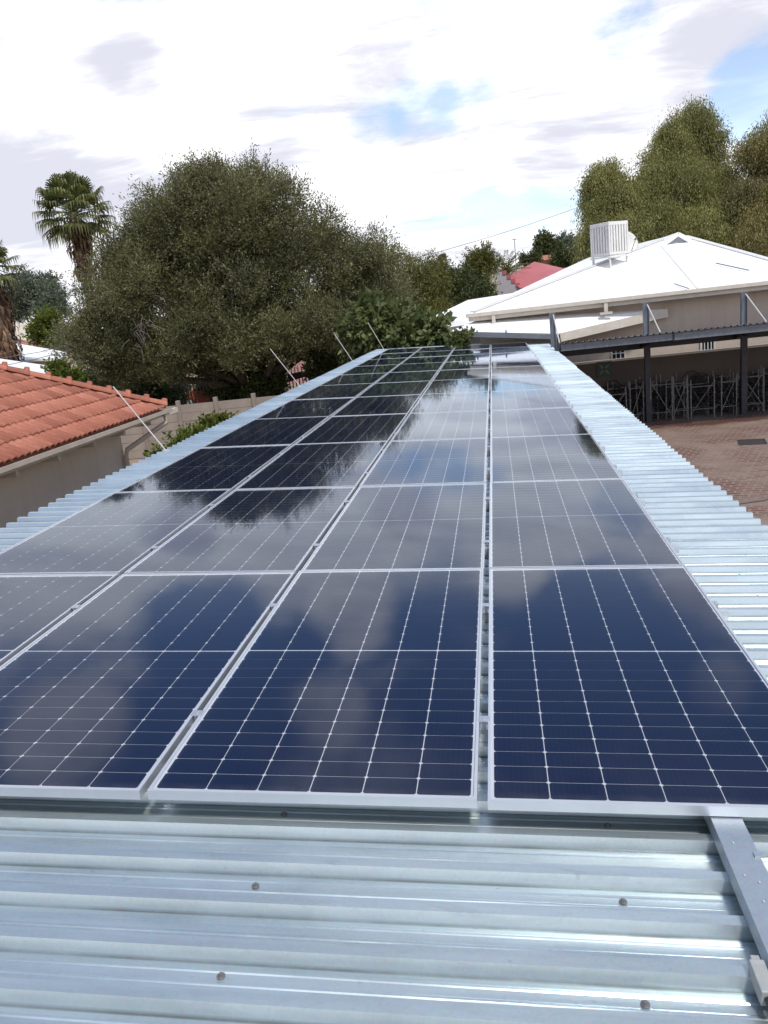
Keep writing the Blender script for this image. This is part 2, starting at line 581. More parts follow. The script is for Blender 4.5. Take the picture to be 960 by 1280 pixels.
ROT = (0, TILT, 0)
PITCH = 0.1715
PAN = -0.125
RIBH = 0.036
U0, U1 = -4.15, 1.91
V_FAR = 27.1
carport = thing('carport', 'long cantilever carport roofed with galvanised ribbed sheets under the solar panels', 'carport', P(0, 0, 0), ROT)


def sheet_mesh(nrib, seed):
    # box-rib profile along v, run along u with the slight waviness of rolled sheet; real thickness by a second skin
    rg = np.random.default_rng(seed)
    prof = [(0, 0)]
    for k in range(nrib):
        b = k * PITCH
        j1, j2, j3 = rg.normal(0, 0.0009, 3)
        prof += [(b + 0.030, j1), (b + 0.034, 0.0017 + j1), (b + 0.040, 0.0017 + j2), (b + 0.044, j2), (b + 0.072, j2 * .4 + j3 * .6), (b + 0.076, 0.0017 + j3), (b + 0.082, 0.0017 + j3),
                 (b + 0.086, j3), (b + 0.106, 0.0), (b + 0.121, RIBH + rg.normal(0, .0008)), (b + 0.155, RIBH + rg.normal(0, .0008)), (b + PITCH - 0.0015, 0.0)]
    prof.append((nrib * PITCH + 0.012, 0.0))
    th = 0.0012
    n = len(prof)
    us = np.linspace(U0, U1, 25)
    ph = rg.uniform(0, 6.28, (n, 2))
    fr = rg.uniform(0.7, 2.2, (n, 2))
    rows_ = []
    for u in us:
        rows_.append([(u, a, PAN + z + (0.0 if i in (0, n - 1) else 0.00045 * math.sin(fr[i, 0] * u + ph[i, 0]) + 0.00030 * math.sin(2.3 * fr[i, 1] * u + ph[i, 1]))) for i, (a, z) in enumerate(prof)])
    v = [p for r_ in rows_ for p in r_] + [(x, y, z - th) for r_ in rows_ for x, y, z in r_]
    m0 = len(us) * n
    f = []
    for q in range(len(us) - 1):
        for i in range(n - 1):
            a, b = q * n + i, (q + 1) * n + i
            f.append((a, b, b + 1, a + 1))
            f.append((m0 + a + 1, m0 + b + 1, m0 + b, m0 + a))
        f += [(q * n, m0 + q * n, m0 + (q + 1) * n, (q + 1) * n), (q * n + n - 1, (q + 1) * n + n - 1, m0 + (q + 1) * n + n - 1, m0 + q * n + n - 1)]
    e_ = (len(us) - 1) * n
    for i in range(n - 1):
        f.append((i, i + 1, m0 + i + 1, m0 + i))
        f.append((e_ + i, m0 + e_ + i, m0 + e_ + i + 1, e_ + i + 1))
    m = bpy.data.meshes.new('roof_sheet')
    m.from_pydata(v, [], f)
    m.update()
    return m


sms = [sheet_mesh(4, 50 + k) for k in range(6)]
V_START = -3.60
nsheet = int((V_FAR - V_START) / (4 * PITCH)) + 1
for k in range(nsheet):
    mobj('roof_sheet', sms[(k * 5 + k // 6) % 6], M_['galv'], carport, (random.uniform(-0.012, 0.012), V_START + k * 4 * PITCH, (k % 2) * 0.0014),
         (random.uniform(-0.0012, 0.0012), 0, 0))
V_END = V_START + nsheet * 4 * PITCH
# roofing screws on the purlin lines
sc = MB()
sc.path([(0, 0, 0), (0, 0, 0.0025)], 0.0115, 14)
sc.path([(0, 0, 0.0025), (0, 0, 0.0045)], 0.0085, 12)
sc.path([(0, 0, 0.0045), (0, 0, 0.0095)], 0.0055, 6)
scm = sc.mesh('screw')
scmat = simple('screw steel', (0.26, 0.25, 0.24), 0.5, 0.7, 0.2, 60)
for u in (-0.70, 0.385, -1.78, -2.87, 1.47):
    vlist = [v for v in np.arange(-1.04, 0.05, 0.343)]
    if u > 1.4:
        vlist = [v for v in np.arange(-1.04, 26.5, 0.343)]
    for v in vlist:
        kk = round((v - V_START - 0.055) / PITCH)
        if u < 1.4 and kk % 2 != round((-0.37 - V_START - 0.055) / PITCH) % 2:
            continue
        mobj('screw', scm, scmat, carport, (u + random.uniform(-0.004, 0.004), V_START + kk * PITCH + 0.057 + random.uniform(-0.006, 0.006), PAN + 0.002))
# steelwork under the sheets
pu = MB().box(-0.025, 0.025, V_START + 0.05, V_END - 0.05, PAN - 0.107, PAN - 0.002).mesh('purlin')
for u in (-3.96, -2.87, -1.78, -0.70, 0.385, 1.47):
    mobj('purlin', pu, M_['galv_channel'], carport, (u, 0, 0))
bm_ = MB().box(U0 + 0.1, U1 - 0.1, -0.06, 0.06, PAN - 0.33, PAN - 0.108).mesh('beam')
for v in (-0.1, 7.3, 14.7, 22.1, 26.6):
    mobj('beam', bm_, M_['dark_steel'], carport, (0, v, 0))
    for u in (-3.3, 1.2):
        w = np.array(P(u, v, PAN - 0.33))
        obj('post', MB().box(u - 0.06, u + 0.06, v - 0.06, v + 0.06, PAN - 0.331 - w[2] - 0.02, PAN - 0.331), M_['dark_steel'], carport)
# thin stay rods at the upper edge
for v, (du, dh) in ((7.3, (-0.60, 0.84)), (14.75, (-0.60, 0.84)), (21.6, (-0.50, 0.82)), (25.6, (-0.55, 1.02))):
    rb = MB()
    b0 = (-4.08 if v < 25 else -3.62, v, PAN + 0.02)
    rb.path([b0, (b0[0] + du, v + 0.02, b0[2] + dh)], 0.009 if v < 20 else 0.011, 8)
    rb.box(b0[0] - 0.03, b0[0] + 0.03, v - 0.03, v + 0.03, PAN + 0.001, PAN + 0.042)
    obj('stay_rod', rb, M_['rod'], carport)

# ---------------------------------------------------------------- solar panels
PW, PL = 1.1233, 2.279
GC, GR = 0.031, 0.020
CELLS_X, CELLS_Y = 6, 24
FW, FH = 0.011, 0.035
frame = MB()
for (x0, x1, y0, y1) in ((0, PW, 0, FW), (0, PW, PL - FW, PL), (0, FW, FW, PL - FW), (PW - FW, PW, FW, PL - FW)):
    frame.box(x0, x1, y0, y1, -FH, 0)
frame_m = frame.mesh('frame')
frame_m.materials.append(M_['alu'])
back_m = MB().box(FW, PW - FW, FW, PL - FW, -0.0120, -0.0080).mesh('backsheet')
back_m.materials.append(M_['backsheet'])
glass_m = MB().add([(FW, FW, -0.0018), (PW - FW, FW, -0.0018), (PW - FW, PL - FW, -0.0018), (FW, PL - FW, -0.0018)], [(0, 1, 2, 3)]).mesh('glass')
glass_m.materials.append(M_['panel_glass'])
MX, MY, GX, GY, GM = 0.010, 0.015, 0.0038, 0.0040, 0.0115
cw = (PW - 2 * FW - 2 * MX - 5 * GX) / 6
ch = (PL - 2 * FW - 2 * MY - GM - 22 * GY) / 24
CHM = 0.0062


def cell_poly(x, y):
    c = CHM
    return [(x + c, y, 0), (x + cw - c, y, 0), (x + cw, y + c, 0), (x + cw, y + ch - c, 0), (x + cw - c, y + ch, 0), (x + c, y + ch, 0), (x, y + ch - c, 0),
            (x, y + c, 0)]


cell_pos = []
for j in range(24):
    for i in range(6):
        cell_pos.append((FW + MX + i * (cw + GX), FW + MY + j * (ch + GY) + (GM - GY if j >= 12 else 0)))
one = MB()
pp = cell_poly(0, 0)
one.add([(a, b, 0.0012) for a, b, _ in pp] + [(a, b, 0) for a, b, _ in pp],
        [tuple(range(8))] + [(i, 8 + i, 8 + (i + 1) % 8, (i + 1) % 8) for i in range(8)])
cell_m = one.mesh('cell')
cell_m.materials.append(M_['cell'])
grid = MB()
for x, y in cell_pos:
    grid.add([(a, b, -0.0060) for a, b, _ in cell_poly(x, y)], [tuple(range(8))])
grid_m = grid.mesh('cell_grid')
grid_m.materials.append(M_['cell'])
ROWN = ['front row beside the bare sheets', 'second row from the bare sheets', 'third row from the bare sheets', 'fourth row from the bare sheets',
        'fifth row from the bare sheets', 'sixth row from the bare sheets', 'seventh row from the bare sheets', 'eighth row from the bare sheets',
        'ninth row from the bare sheets', 'tenth row from the bare sheets', 'eleventh row, the last before the trees']
COLN = ['edge column beside the tiled house', 'inner column nearer the tiled house', 'inner column nearer the courtyard', 'edge column beside the courtyard']
NROW = 11
for r_ in range(NROW):
    for c_ in range(4):
        u = -(3 - c_) * (PW + GC)
        v = r_ * (PL + GR)
        t = thing('solar_panel', 'solar panel, %s, %s' % (ROWN[r_], COLN[c_]), 'solar panel',
                  P(u + random.uniform(-0.003, 0.003), v + random.uniform(-0.004, 0.004), random.uniform(-0.001, 0.0015)),
                  (R(random.uniform(-0.12, 0.12)), TILT + R(random.uniform(-0.14, 0.14)), R(random.uniform(-0.05, 0.05))), 'solar panels on the carport roof')
        mobj('frame', frame_m, None, t)
        mobj('backsheet', back_m, None, t)
        mobj('glass', glass_m, None, t)
        if r_ == 0:
            for x, y in cell_pos:
                mobj('cell', cell_m, None, t, (x, y, -0.0072))
        else:
            mobj('cell_grid', grid_m, None, t)['kind'] = 'stuff'
# mounting rails with clamps
rail_m = MB().box(-3 * (PW + GC) - 0.09, PW + 0.075, -0.02, 0.02, PAN + RIBH + 0.003, -FH - 0.001).mesh('rail')
mid_m = MB().box(-GC / 2 - 0.006, GC / 2 + 0.006, -0.022, 0.022, 0.0012, 0.0052).box(-0.0065, 0.0065, -0.02, 0.02, -FH, 0.0012).path(
    [(0, 0, 0.0052), (0, 0, 0.0105)], 0.0065, 6).mesh('clamp')
end_m = MB().box(PW - 0.006, PW + 0.022, -0.022, 0.022, 0.0012, 0.0052).box(PW + 0.0015, PW + 0.022, -0.022, 0.022, -FH - 0.0005, 0.0012).path(
    [(PW + 0.012, 0, 0.0052), (PW + 0.012, 0, 0.012)], 0.0065, 6).mesh('clamp')
endl_m = MB().box(-0.022, 0.006, -0.022, 0.022, 0.0012, 0.0052).box(-0.022, -0.0015, -0.022, 0.022, -FH - 0.0005, 0.0012).mesh('clamp')
ORD = ['front', 'second', 'third', 'fourth', 'fifth', 'sixth', 'seventh', 'eighth', 'ninth', 'tenth', 'last']
for r_ in range(NROW):
    for q, vv in enumerate((0.52, 1.70)):
        t = thing('mounting_rail', 'aluminium mounting rail under the %s panel row, %s of its pair' % (ORD[r_], ('nearer the bare sheets', 'farther from the bare sheets')[q]),
                  'rail', P(0, r_ * (PL + GR) + vv, 0), ROT, 'rails under the panels')
        mobj('rail_bar', rail_m, M_['alu'], t)
        for c_ in range(3):
            mobj('clamp', mid_m, M_['clamp'], t, (-(c_) * (PW + GC) - GC / 2, random.uniform(-0.01, 0.01), 0))
        mobj('clamp', end_m, M_['clamp'], t)
        mobj('clamp', endl_m, M_['clamp'], t, (-3 * (PW + GC), 0, 0))

# the galvanised channel that sticks out from under the front row
chn = thing('steel_channel', 'galvanised steel channel poking out from under the front panel row', 'channel', P(0.735, 0, 0), ROT)
cb = MB()
top = -FH - 0.003
bot = PAN + RIBH + 0.001
cb.box(-0.047, 0.047, -1.65, 0.5, top - 0.0025, top)
cb.box(-0.047, -0.0445, -1.65, 0.5, bot, top - 0.0026)
cb.box(0.0445, 0.047, -1.65, 0.5, bot, top - 0.0026)
bev(obj('channel_body', cb, M_['galv_channel'], chn), 0.0012, 2)
obj('clip', MB().box(0.030, 0.058, -0.185, -0.165, top + 0.0005, top + 0.006), M_['galv_channel'], chn)
for a, b in ((-0.012, -0.12), (-0.02, -0.26), (0.012, -0.285), (0.0, -0.36)):
    obj('weld_spot', MB().path([(a, b, top), (a + 0.001, b, top + 0.0012)], [0.0045, 0.003], 8), M_['rod'], chn)
bx = thing('cable_box', 'small pale grey cable box clipped beside the steel channel', 'box', P(0.665, -0.57, top - 0.03), ROT)
bev(obj('box_body', MB().box(-0.02, 0.016, -0.07, 0.03, -0.03, 0.012), M_['box_grey'], bx), 0.003)
obj('cable_gland', MB().path([(-0.004, -0.07, -0.008), (-0.004, -0.10, -0.010)], 0.009, 10), M_['black'], bx)
obj('mounting_lug', MB().box(-0.010, 0.010, 0.03, 0.05, -0.005, 0.004), M_['box_grey'], bx)

# ---------------------------------------------------------------- tiled house beside the carport
EX, EY, EZ = -6.0, 11.85, 3.03
TP = 0.545
pa = math.atan(TP)
cpa, spa = math.cos(pa), math.sin(pa)
th_ = thing('tiled_house', 'house with terracotta tiled hip roof, beige wall and cream gutter beside the carport', 'house', (EX, EY, 0))
YB = -4.0            # house runs on towards the camera, out of sight
rel = lambda x, y, z: (x - EX, y - EY, z)
obj('wall', MB().box(-9.0, -0.62, YB - EY, -0.62, 0.0, EZ - 0.10), M_['left_wall'], th_)
RW = 4.6
rf = MB()
o3 = 0.05
rf.slab([(0.0, 0.0, EZ - o3), (0.0, YB - EY, EZ - o3), (-RW, YB - EY, EZ - o3 + RW * TP), (-RW, -RW, EZ - o3 + RW * TP)], 0.03)
rf.slab([(-0.001, 0.0, EZ - o3), (-RW, -RW, EZ - o3 + RW * TP), (-2 * RW, 0, EZ - o3)], 0.03)
rf.slab([(-2 * RW, 0.0, EZ - o3), (-RW, -RW, EZ - o3 + RW * TP), (-RW, YB - EY, EZ - o3 + RW * TP), (-2 * RW, YB - EY, EZ - o3)], 0.03)
roof_o = obj('roof', rf, M_['tile'], th_)
# one tile: two rolls across (y), length along the slope (x), thick front lip
TWD, TLN, TEX = 0.30, 0.40, 0.345
ty = np.linspace(0, TWD, 13)
tz = [0.036 * abs(math.sin(2 * math.pi * q / TWD)) ** 0.8 if True else 0 for q in ty]
tv, tf = [], []
for xx, lift in ((0.0, 0.052), (-TLN, 0.022)):
    tv += [(xx, q, lift + z) for q, z in zip(ty, tz)]
tv += [(0.0, q, 0.052 + z - 0.024) for q, z in zip(ty, tz)]
for i in range(12):
    tf.append((i, i + 1, 13 + i + 1, 13 + i))
    tf.append((26 + i, 26 + i + 1, i + 1, i))
tile_m = bpy.data.meshes.new('tile')
tile_m.from_pydata(tv, [], tf)
tile_m.update()
tile_m.polygons.foreach_set('use_smooth', [True] * len(tile_m.polygons))
tile_m.materials.append(M_['tile'])
ncourse = 11
for k in range(ncourse):
    s = k * TEX
    x = -s * cpa + 0.045
    z = EZ + s * spa - 0.035
    j = 0
    while True:
        y = -0.02 - (j + 1) * TWD
        if y < 3.2 - EY:
            break
        if y + TWD * 0.6 < x + 0.10:          # still on this side of the hip line
            mobj('tile', tile_m, None, roof_o, (x, y + random.uniform(-0.004, 0.004), z + random.uniform(-0.003, 0.003)),
                 (0, pa + R(random.uniform(-0.5, 0.5)), 0))
        j += 1
# hip caps
hd = np.array([-1, -1, TP])
hd /= np.linalg.norm(hd)
cap = MB()
n = 9
for a, (xx, rr) in enumerate(((0.0, 0.135), (0.045, 0.125), (0.40, 0.105))):
    for q in range(n):
        t = math.pi * (q / (n - 1)) * 1.1 - 0.05 * math.pi
        cap.v.append((xx, rr * math.cos(t), rr * 0.62 * math.sin(t)))
for a in range(2):
    for q in range(n - 1):
        cap.f.append((a * n + q, a * n + q + 1, (a + 1) * n + q + 1, (a + 1) * n + q))
cap.f.append(tuple(range(n)))
cap_m = cap.mesh('ridge_cap', True)
cap_m.materials.append(M_['tile'])
e = Vector(tuple(hd)).to_track_quat('X', 'Z').to_euler()
kk = 0
while kk * 0.345 < 5.6:
    p = np.array([0.03, 0.03, EZ + 0.045]) + hd * kk * 0.345
    mobj('ridge_cap', cap_m, None, roof_o, p, e)
    # the upturned knuckle at each cap's lower end
    kn = MB().path([(-0.012, 0, 0.02), (0.05, 0, 0.02)], [0.098, 0.088], 10)
    if kk == 0:
        kn_m = kn.mesh('cap_end', True)
        kn_m.materials.append(M_['tile'])
    mobj('ridge_cap', kn_m, None, roof_o, p + np.array([0, 0, 0.012]), e)
    kk += 1
# gutter, fascia, rafter brackets, downpipe
gt = MB()
gt.box(0.02, 0.10, YB - EY, 0.16, EZ - 0.095, EZ - 0.045)
gt.box(0.102, 0.112, YB - EY, 0.16, EZ - 0.10, EZ - 0.03)
bev(obj('gutter', gt, M_['gutter'], th_), 0.004)
obj('fascia', MB().box(-0.03, 0.018, YB - EY, 0.05, EZ - 0.15, EZ - 0.055).box(-9.0, -0.03, 0.0, 0.05, EZ - 0.15, EZ - 0.055), M_['gutter'], th_)
obj('soffit', MB().box(-0.615, -0.032, YB - EY, -0.04, EZ - 0.135, EZ - 0.115), M_['gutter'], th_)
br_m = MB().box(-0.55, -0.04, -0.03, 0.03, EZ - 0.24, EZ - 0.137).mesh('rafter_end')
for y in np.arange(-0.55, -9, -1.05):
    mobj('rafter_end', br_m, M_['gutter'], th_, (0, y, 0))
obj('downpipe', MB().path([(0.06, -0.10, EZ - 0.10), (0.06, -0.10, EZ - 0.26), (-0.52, -0.66, EZ - 0.62), (-0.55, -0.70, EZ - 0.75), (-0.55, -0.70, 0.1)], 0.045, 8),
    M_['gutter'], th_)
pb = MB().box(-0.05, 0.03, 0.045, 0.60, EZ - 0.16, EZ - 0.075)
obj('bargeboard_end', pb, M_['cream'], th_)

# ---------------------------------------------------------------- precast plank wall beyond the tiled house
WY = 25.2
pw = thing('plank_wall', 'grey brown precast concrete plank wall beyond the tiled house', 'wall', (0, WY, 0))
PB = 1.40
x0 = -22.4
plank_m = MB().box(0.06, PB - 0.06, -0.025, 0.025, 0.0, 0.288).mesh('plank')
post_m = MB().box(-0.07, 0.07, -0.075, 0.075, 0.0, 1.96).mesh('wall_post')
nb = 13
for i in range(nb + 1):
    bev(mobj('wall_post', post_m, M_['precast_post'], pw, (x0 + i * PB, 0, 0)), 0.012)
    if i < nb:
        for k in range(6):
            mobj('plank', plank_m, M_['precast'], pw, (x0 + i * PB, random.uniform(-0.008, 0.008), 0.02 + k * 0.298), (R(random.uniform(-0.5, 0.5)), 0, R(random.uniform(-0.25, 0.25))))

# ---------------------------------------------------------------- right-hand carport with posts rising through its roof
c2 = thing('carport', 'dark steel carport with posts rising through its roof beside the white-roofed house', 'carport', (4.7, 23.5, 0))
CY = 23.5
FZ, BZ = 2.80, 2.42
FY, BY = 21.55, 24.42
X0_, X1_ = 1.98, 13.5
sl = (BZ - FZ) / (BY - FY)
deck_prof = []
nr = int((X1_ - X0_) / PITCH)
dv, df_ = [], []
cols = []
for k in range(nr):
    b = X0_ + k * PITCH
    cols += [(b, 0.0), (b + 0.106, 0.0), (b + 0.121, RIBH), (b + 0.155, RIBH)]
for Yv, Zv in ((FY - 0.12, FZ - sl * 0.12), (BY, BZ)):
    dv += [(x - 4.7, Yv - CY, Zv + z) for x, z in cols]
nn = len(cols)
for i in range(nn - 1):
    df_.append((i, i + 1, nn + i + 1, nn + i))
deck = MB().add(dv, df_)
do = obj('roof_sheet', deck, simple('weathered zinc sheet', (0.27, 0.29, 0.32), 0.45, 0.7, 0.1, 2), c2)
so = do.modifiers.new('thickness', 'SOLIDIFY')
so.thickness = 0.004
so.offset = -1
obj('fascia_beam', MB().box(X0_ - 4.7, 5.05 - 4.7, FY - CY - 0.03, FY - CY + 0.04, FZ - 0.20, FZ - 0.012), M_['grey_steel'], c2)
obj('fascia_beam', MB().box(5.10 - 4.7, X1_ - 4.7, FY - CY - 0.035, FY - CY + 0.045, FZ - 0.21, FZ - 0.012), M_['grey_steel'], c2)
obj('back_beam', MB().box(X0_ - 4.7, X1_ - 4.7, BY - CY - 0.14, BY - CY - 0.06, BZ - 0.20, BZ - 0.015), M_['dark_steel'], c2)
obj('beam_joint', MB().box(5.055 - 4.7, 5.095 - 4.7, FY - CY - 0.05, FY - CY + 0.06, FZ - 0.23, FZ + 0.03), M_['dark_steel'], c2)
for X in (1.92, 4.70, 7.51, 10.35):
    x = X - 4.7
    po = MB()
    # H-section post
    zr = FZ + sl * (CY - FY)
    for a, b in ((-0.085, -0.065), (0.065, 0.085)):
        po.box(x + a, x + b, -0.08, 0.08, zr + 0.05, 3.64)
    po.box(x - 0.0655, x + 0.0655, -0.008, 0.008, zr + 0.05, 3.64)
    obj('post_top', po, M_['grey_steel'], c2)
    pl = MB().box(x - 0.085, x + 0.085, -0.08, 0.08, 0.0, zr - 0.01)
    obj('post', pl, M_['dark_steel'], c2)  # same post in a darker colour below, painting in the shade under the roof
    obj('cantilever_arm', MB().bar((x, FY - CY + 0.05, FZ - 0.10), (x, BY - CY - 0.15, BZ - 0.10), 0.09, 0.15), M_['dark_steel'], c2)
    obj('stay_rod', MB().path([(x + 0.03, -0.07, 3.58), (x + 0.03, FY - CY + 0.02, FZ + 0.04)], 0.020, 8), M_['rod'], c2)

# ---------------------------------------------------------------- yard wall, sign, scaffold frames, drain
yw = thing('boundary_wall', 'low grey brown plastered yard wall behind the scaffold frames', 'wall', (8, 24.6, 0))
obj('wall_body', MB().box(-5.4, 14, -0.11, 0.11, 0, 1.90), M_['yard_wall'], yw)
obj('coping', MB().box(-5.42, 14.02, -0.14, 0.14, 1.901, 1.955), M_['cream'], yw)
sg = thing('assembly_sign', 'small green square sign with four pale arrows on the yard wall', 'sign', (3.53, 24.46, 1.70))
obj('plate', MB().box(-0.24, 0.24, -0.012, 0.015, -0.26, 0.22), M_['sign_green'], sg)
for k in range(4):
    a = k * math.pi / 2 + math.pi / 4
    d = np.array([math.cos(a), 0, math.sin(a)])
    pr = np.array([-d[2], 0, d[0]])
    c0 = np.array([0, -0.016, -0.02])
    tip, bk, tl = c0 + d * 0.045, c0 + d * 0.11, c0 + d * 0.20
    vs = [tip, bk + pr * 0.055, bk + pr * 0.022, tl + pr * 0.022, tl - pr * 0.022, bk - pr * 0.022, bk - pr * 0.055]
    vs2 = [q + np.array([0, 0.0035, 0]) for q in vs]
    obj('arrow', MB().add(vs + vs2, [tuple(range(7)), tuple(range(13, 6, -1))] + [(i, (i + 1) % 7, 7 + (i + 1) % 7, 7 + i) for i in range(7)]), M_['sign_pale'], sg)


def scaffold(i, x, y, w, h, rz, tiltx, lab, grp):
    t = thing('scaffold_frame', lab, 'scaffold', (x, y, 0.006), (tiltx, 0, rz), grp)
    r0 = 0.019
    for sx in (-w / 2, w / 2):
        obj('standard', MB().path([(sx, 0, 0), (sx, 0, h)], r0, 7), M_['scaffold'], t)
    for z in (0.28, h - 0.22):
        obj('ledger', MB().path([(-w / 2, 0, z), (w / 2, 0, z)], 0.014, 6), M_['scaffold'], t)
    b = random.random() < 0.5
    obj('brace', MB().path([(-w / 2, 0.03, 0.12 if b else h - 0.1), (w / 2, 0.03, h - 0.1 if b else 0.12)], 0.012, 6), M_['scaffold'], t)
    if i % 3 == 0:
        obj('brace', MB().path([(w / 2, -0.03, 0.15 if b else h - 0.15), (-w / 2, -0.03, h - 0.15 if b else 0.15)], 0.012, 6), M_['scaffold'], t)
    obj('cup', MB().path([(-w / 2, 0, h * 0.55), (-w / 2, 0, h * 0.55 + 0.05)], 0.033, 8).path([(w / 2, 0, h * 0.62), (w / 2, 0, h * 0.62 + 0.05)], 0.033, 8), M_['scaffold'], t)


i = 0
for row, (yy, lab) in enumerate(((23.45, 'grey scaffold frame with cross brace in the outer line under the dark carport'),
                                 (23.85, 'grey scaffold frame in the middle line under the dark carport'),
                                 (24.22, 'grey scaffold frame in the line against the yard wall'))):
    x = 3.35 + row * 0.18
    while x < 11.0:
        w = random.uniform(0.40, 0.72)
        scaffold(i, x + w / 2, yy + random.uniform(-0.08, 0.08), w, random.uniform(1.18, 1.38), R(random.uniform(-14, 14)), R(random.uniform(-4, 4)), lab,
                 'scaffold frames stored under the carport, line %d' % (row + 1))
        x += w + random.uniform(0.06, 0.30)
        i += 1
bw = MB()
for k in range(1500):
    c0 = np.array([random.uniform(3.1, 13.0), random.uniform(23.75, 24.40), random.uniform(0.05, 1.0)])
    c0[2] *= 0.85 + 0.3 * math.sin(c0[0] * 2.3) * math.sin(c0[0] * 5.1 + 1)
    a = random.uniform(0, 6.28)
    rr = random.uniform(0.12, 0.30)
    tl = random.uniform(-.5, .5)
    bw.path([c0 + np.array([rr * math.cos(a + q), rr * .5 * math.sin(a + q) * tl, rr * abs(math.sin(a + q)) * 1.2]) for q in np.linspace(0, 3.2, 6)], 0.016, 4, False)
tag(obj('brush_pile', bw, simple('dark dry brush', (0.035, 0.03, 0.027), 0.95, 0, 0.3, 6)), 'dark tangled pile of coiled brush behind the scaffold frames', 'brush pile', None, 'stuff')
dr = thing('drain_cover', 'dark square drain cover set in the dusty paved courtyard', 'drain', (6.45, 19.1, 0.004), (0, 0, R(-12)))
obj('rim', MB().box(-0.33, 0.33, -0.36, -0.32, 0, 0.012).box(-0.33, 0.33, 0.32, 0.36, 0, 0.012).box(-0.33, -0.29, -0.32, 0.32, 0, 0.012).box(0.29, 0.33, -0.32, 0.32, 0, 0.012), M_['drain'], dr)
obj('lid', MB().box(-0.287, 0.287, -0.317, 0.317, 0, 0.009), M_['drain'], dr)
hose = [(3.2, 12.5), (4.2, 13.2), (5.0, 13.4), (6.0, 14.4), (7.2, 15.6), (8.6, 16.2), (10.0, 16.3)]
tag(obj('cable', MB().path([(a, b, 0.02) for a, b in hose], 0.014, 6), M_['wire']), 'thin dark cable lying across the dusty paved courtyard', 'cable')

# ---------------------------------------------------------------- white-roofed house
h1 = thing('white_roofed_house', 'beige house with bright white hip roof, gablet and cream eaves', 'house', (4, 26.5, 0))
off = np.array([4, 26.5, 0])
q = lambda *a: tuple(np.array(a[0] if len(a) == 1 else a) - off)
EH = 3.84
A = at(846, 292.5, 33.0)
B = at(744, 318, 46.0)
Lc = np.array([-0.72, 25.85, EH])
Rc = np.array([10.6, 25.85, EH])
LB = at(640, 368, 40.0)
Rb = np.array([11.2, 46.0, EH])
B2 = np.array([A[0] - 0.4, 46.0, A[2]])
wb = MB()
wb.box(-0.35 - 4, 10.2 - 4, 26.45 - 26.5, 26.65 - 26.5, 0, EH - 0.06)
wb.box(-0.35 - 4, -0.15 - 4, 26.66 - 26.5, 40 - 26.5, 0, EH - 0.2)
obj('wall', wb, M_['beige_wall'], h1)
rb = MB()
rb.slab([q(Lc), q(Rc), q(A)], 0.04)
rb.slab([q(Lc), q(A + np.array([0, 0.002, 0])), q(B)], 0.04)
rb.slab([q(Lc), q(B), q(LB)], 0.04)
rb.slab([q(Rc), q(Rb), q(A)], 0.04)
rb.slab([q(A), q(Rb), q(B)], 0.04)
ro = obj('roof', rb, M_['white_paint'], h1)
for e1 in (Lc, Rc):
    obj('hip_flashing', MB().bar(q(e1 + (A - e1) * 0.02 + [0, 0, 0.015]), q(e1 + (A - e1) * 0.93 + [0, 0, 0.015]), 0.26, 0.03), M_['flash'], ro)
for fx in (0.66,):
    t0 = Lc + (Rc - Lc) * fx
    t1 = t0 + (A - Lc - (Rc - Lc) * ((A[0] - Lc[0]) / (Rc[0] - Lc[0]))) * 0.80
    obj('sheet_lap', MB().bar(q(t0 + [0, 0, 0.012]), q(t1 + [0, 0, 0.012]), 0.05, 0.02), M_['flash'], ro)
# gablet
g0, g1, g2 = at(823, 312, 31.6), at(873, 309, 31.6), at(847, 293.5, 31.6)
obj('gablet', MB().add([q(g0), q(g1), q(g2)], [(0, 1, 2)]).slab([q(g0 + [0, .02, 0]), q(g1 + [0, .02, 0]), q(A + [0, 1.5, 0.02])], .01), M_['grey_roof'], ro)
obj('gablet_trim', MB().bar(q(g0 + [-.15, -.04, -.05]), q(g2 + [0, -.04, .02]), 0.10, 0.14).bar(q(g2 + [.02, -.045, .02]), q(g1 + [.12, -.045, -.05]), 0.10, 0.14), M_['white_paint'], ro)
gab = MB()
gab.slab([q(g2 + [0, -.1, .09]), q(g0 + [-.12, -.1, .04]), q(A + [-1.2, 1.9, -.25]), q(A + [0, 1.9, .05])], 0.03)
gab.slab([q(g2 + [0, -.1, .09]), q(g1 + [.12, -.1, .04]), q(A + [1.2, 1.9, -.25]), q(A + [0, 1.9, .05])], 0.03)
obj('gablet_roof', gab, M_['white_paint'], ro)
# gutter + fascia along the eave
bev(obj('gutter', MB().box(-0.78 - 4, 10.6 - 4, 25.72 - 26.5, 25.84 - 26.5, EH - 0.12, EH + 0.01), M_['cream'], h1), 0.012)
obj('fascia', MB().box(-0.70 - 4, 10.6 - 4, 25.86 - 26.5, 25.89 - 26.5, EH - 0.26, EH - 0.05), M_['cream'], h1)
obj('soffit', MB().box(-0.70 - 4, 10.6 - 4, 25.90 - 26.5, 26.44 - 26.5, EH - 0.25, EH - 0.22), M_['beige_wall'], h1)
for px_ in (616, 757):
    c0 = at(px_, 385, 25.85)
    obj('gutter_outlet', MB().box(c0[0] - 4 - .06, c0[0] - 4 + .06, 25.74 - 26.5, 25.83 - 26.5, EH - 0.42, EH - 0.11).box(
        c0[0] - 4 - .20, c0[0] - 4 + .20, 25.735 - 26.5, 25.835 - 26.5, EH - 0.50, EH - 0.421), M_['cream'], h1)
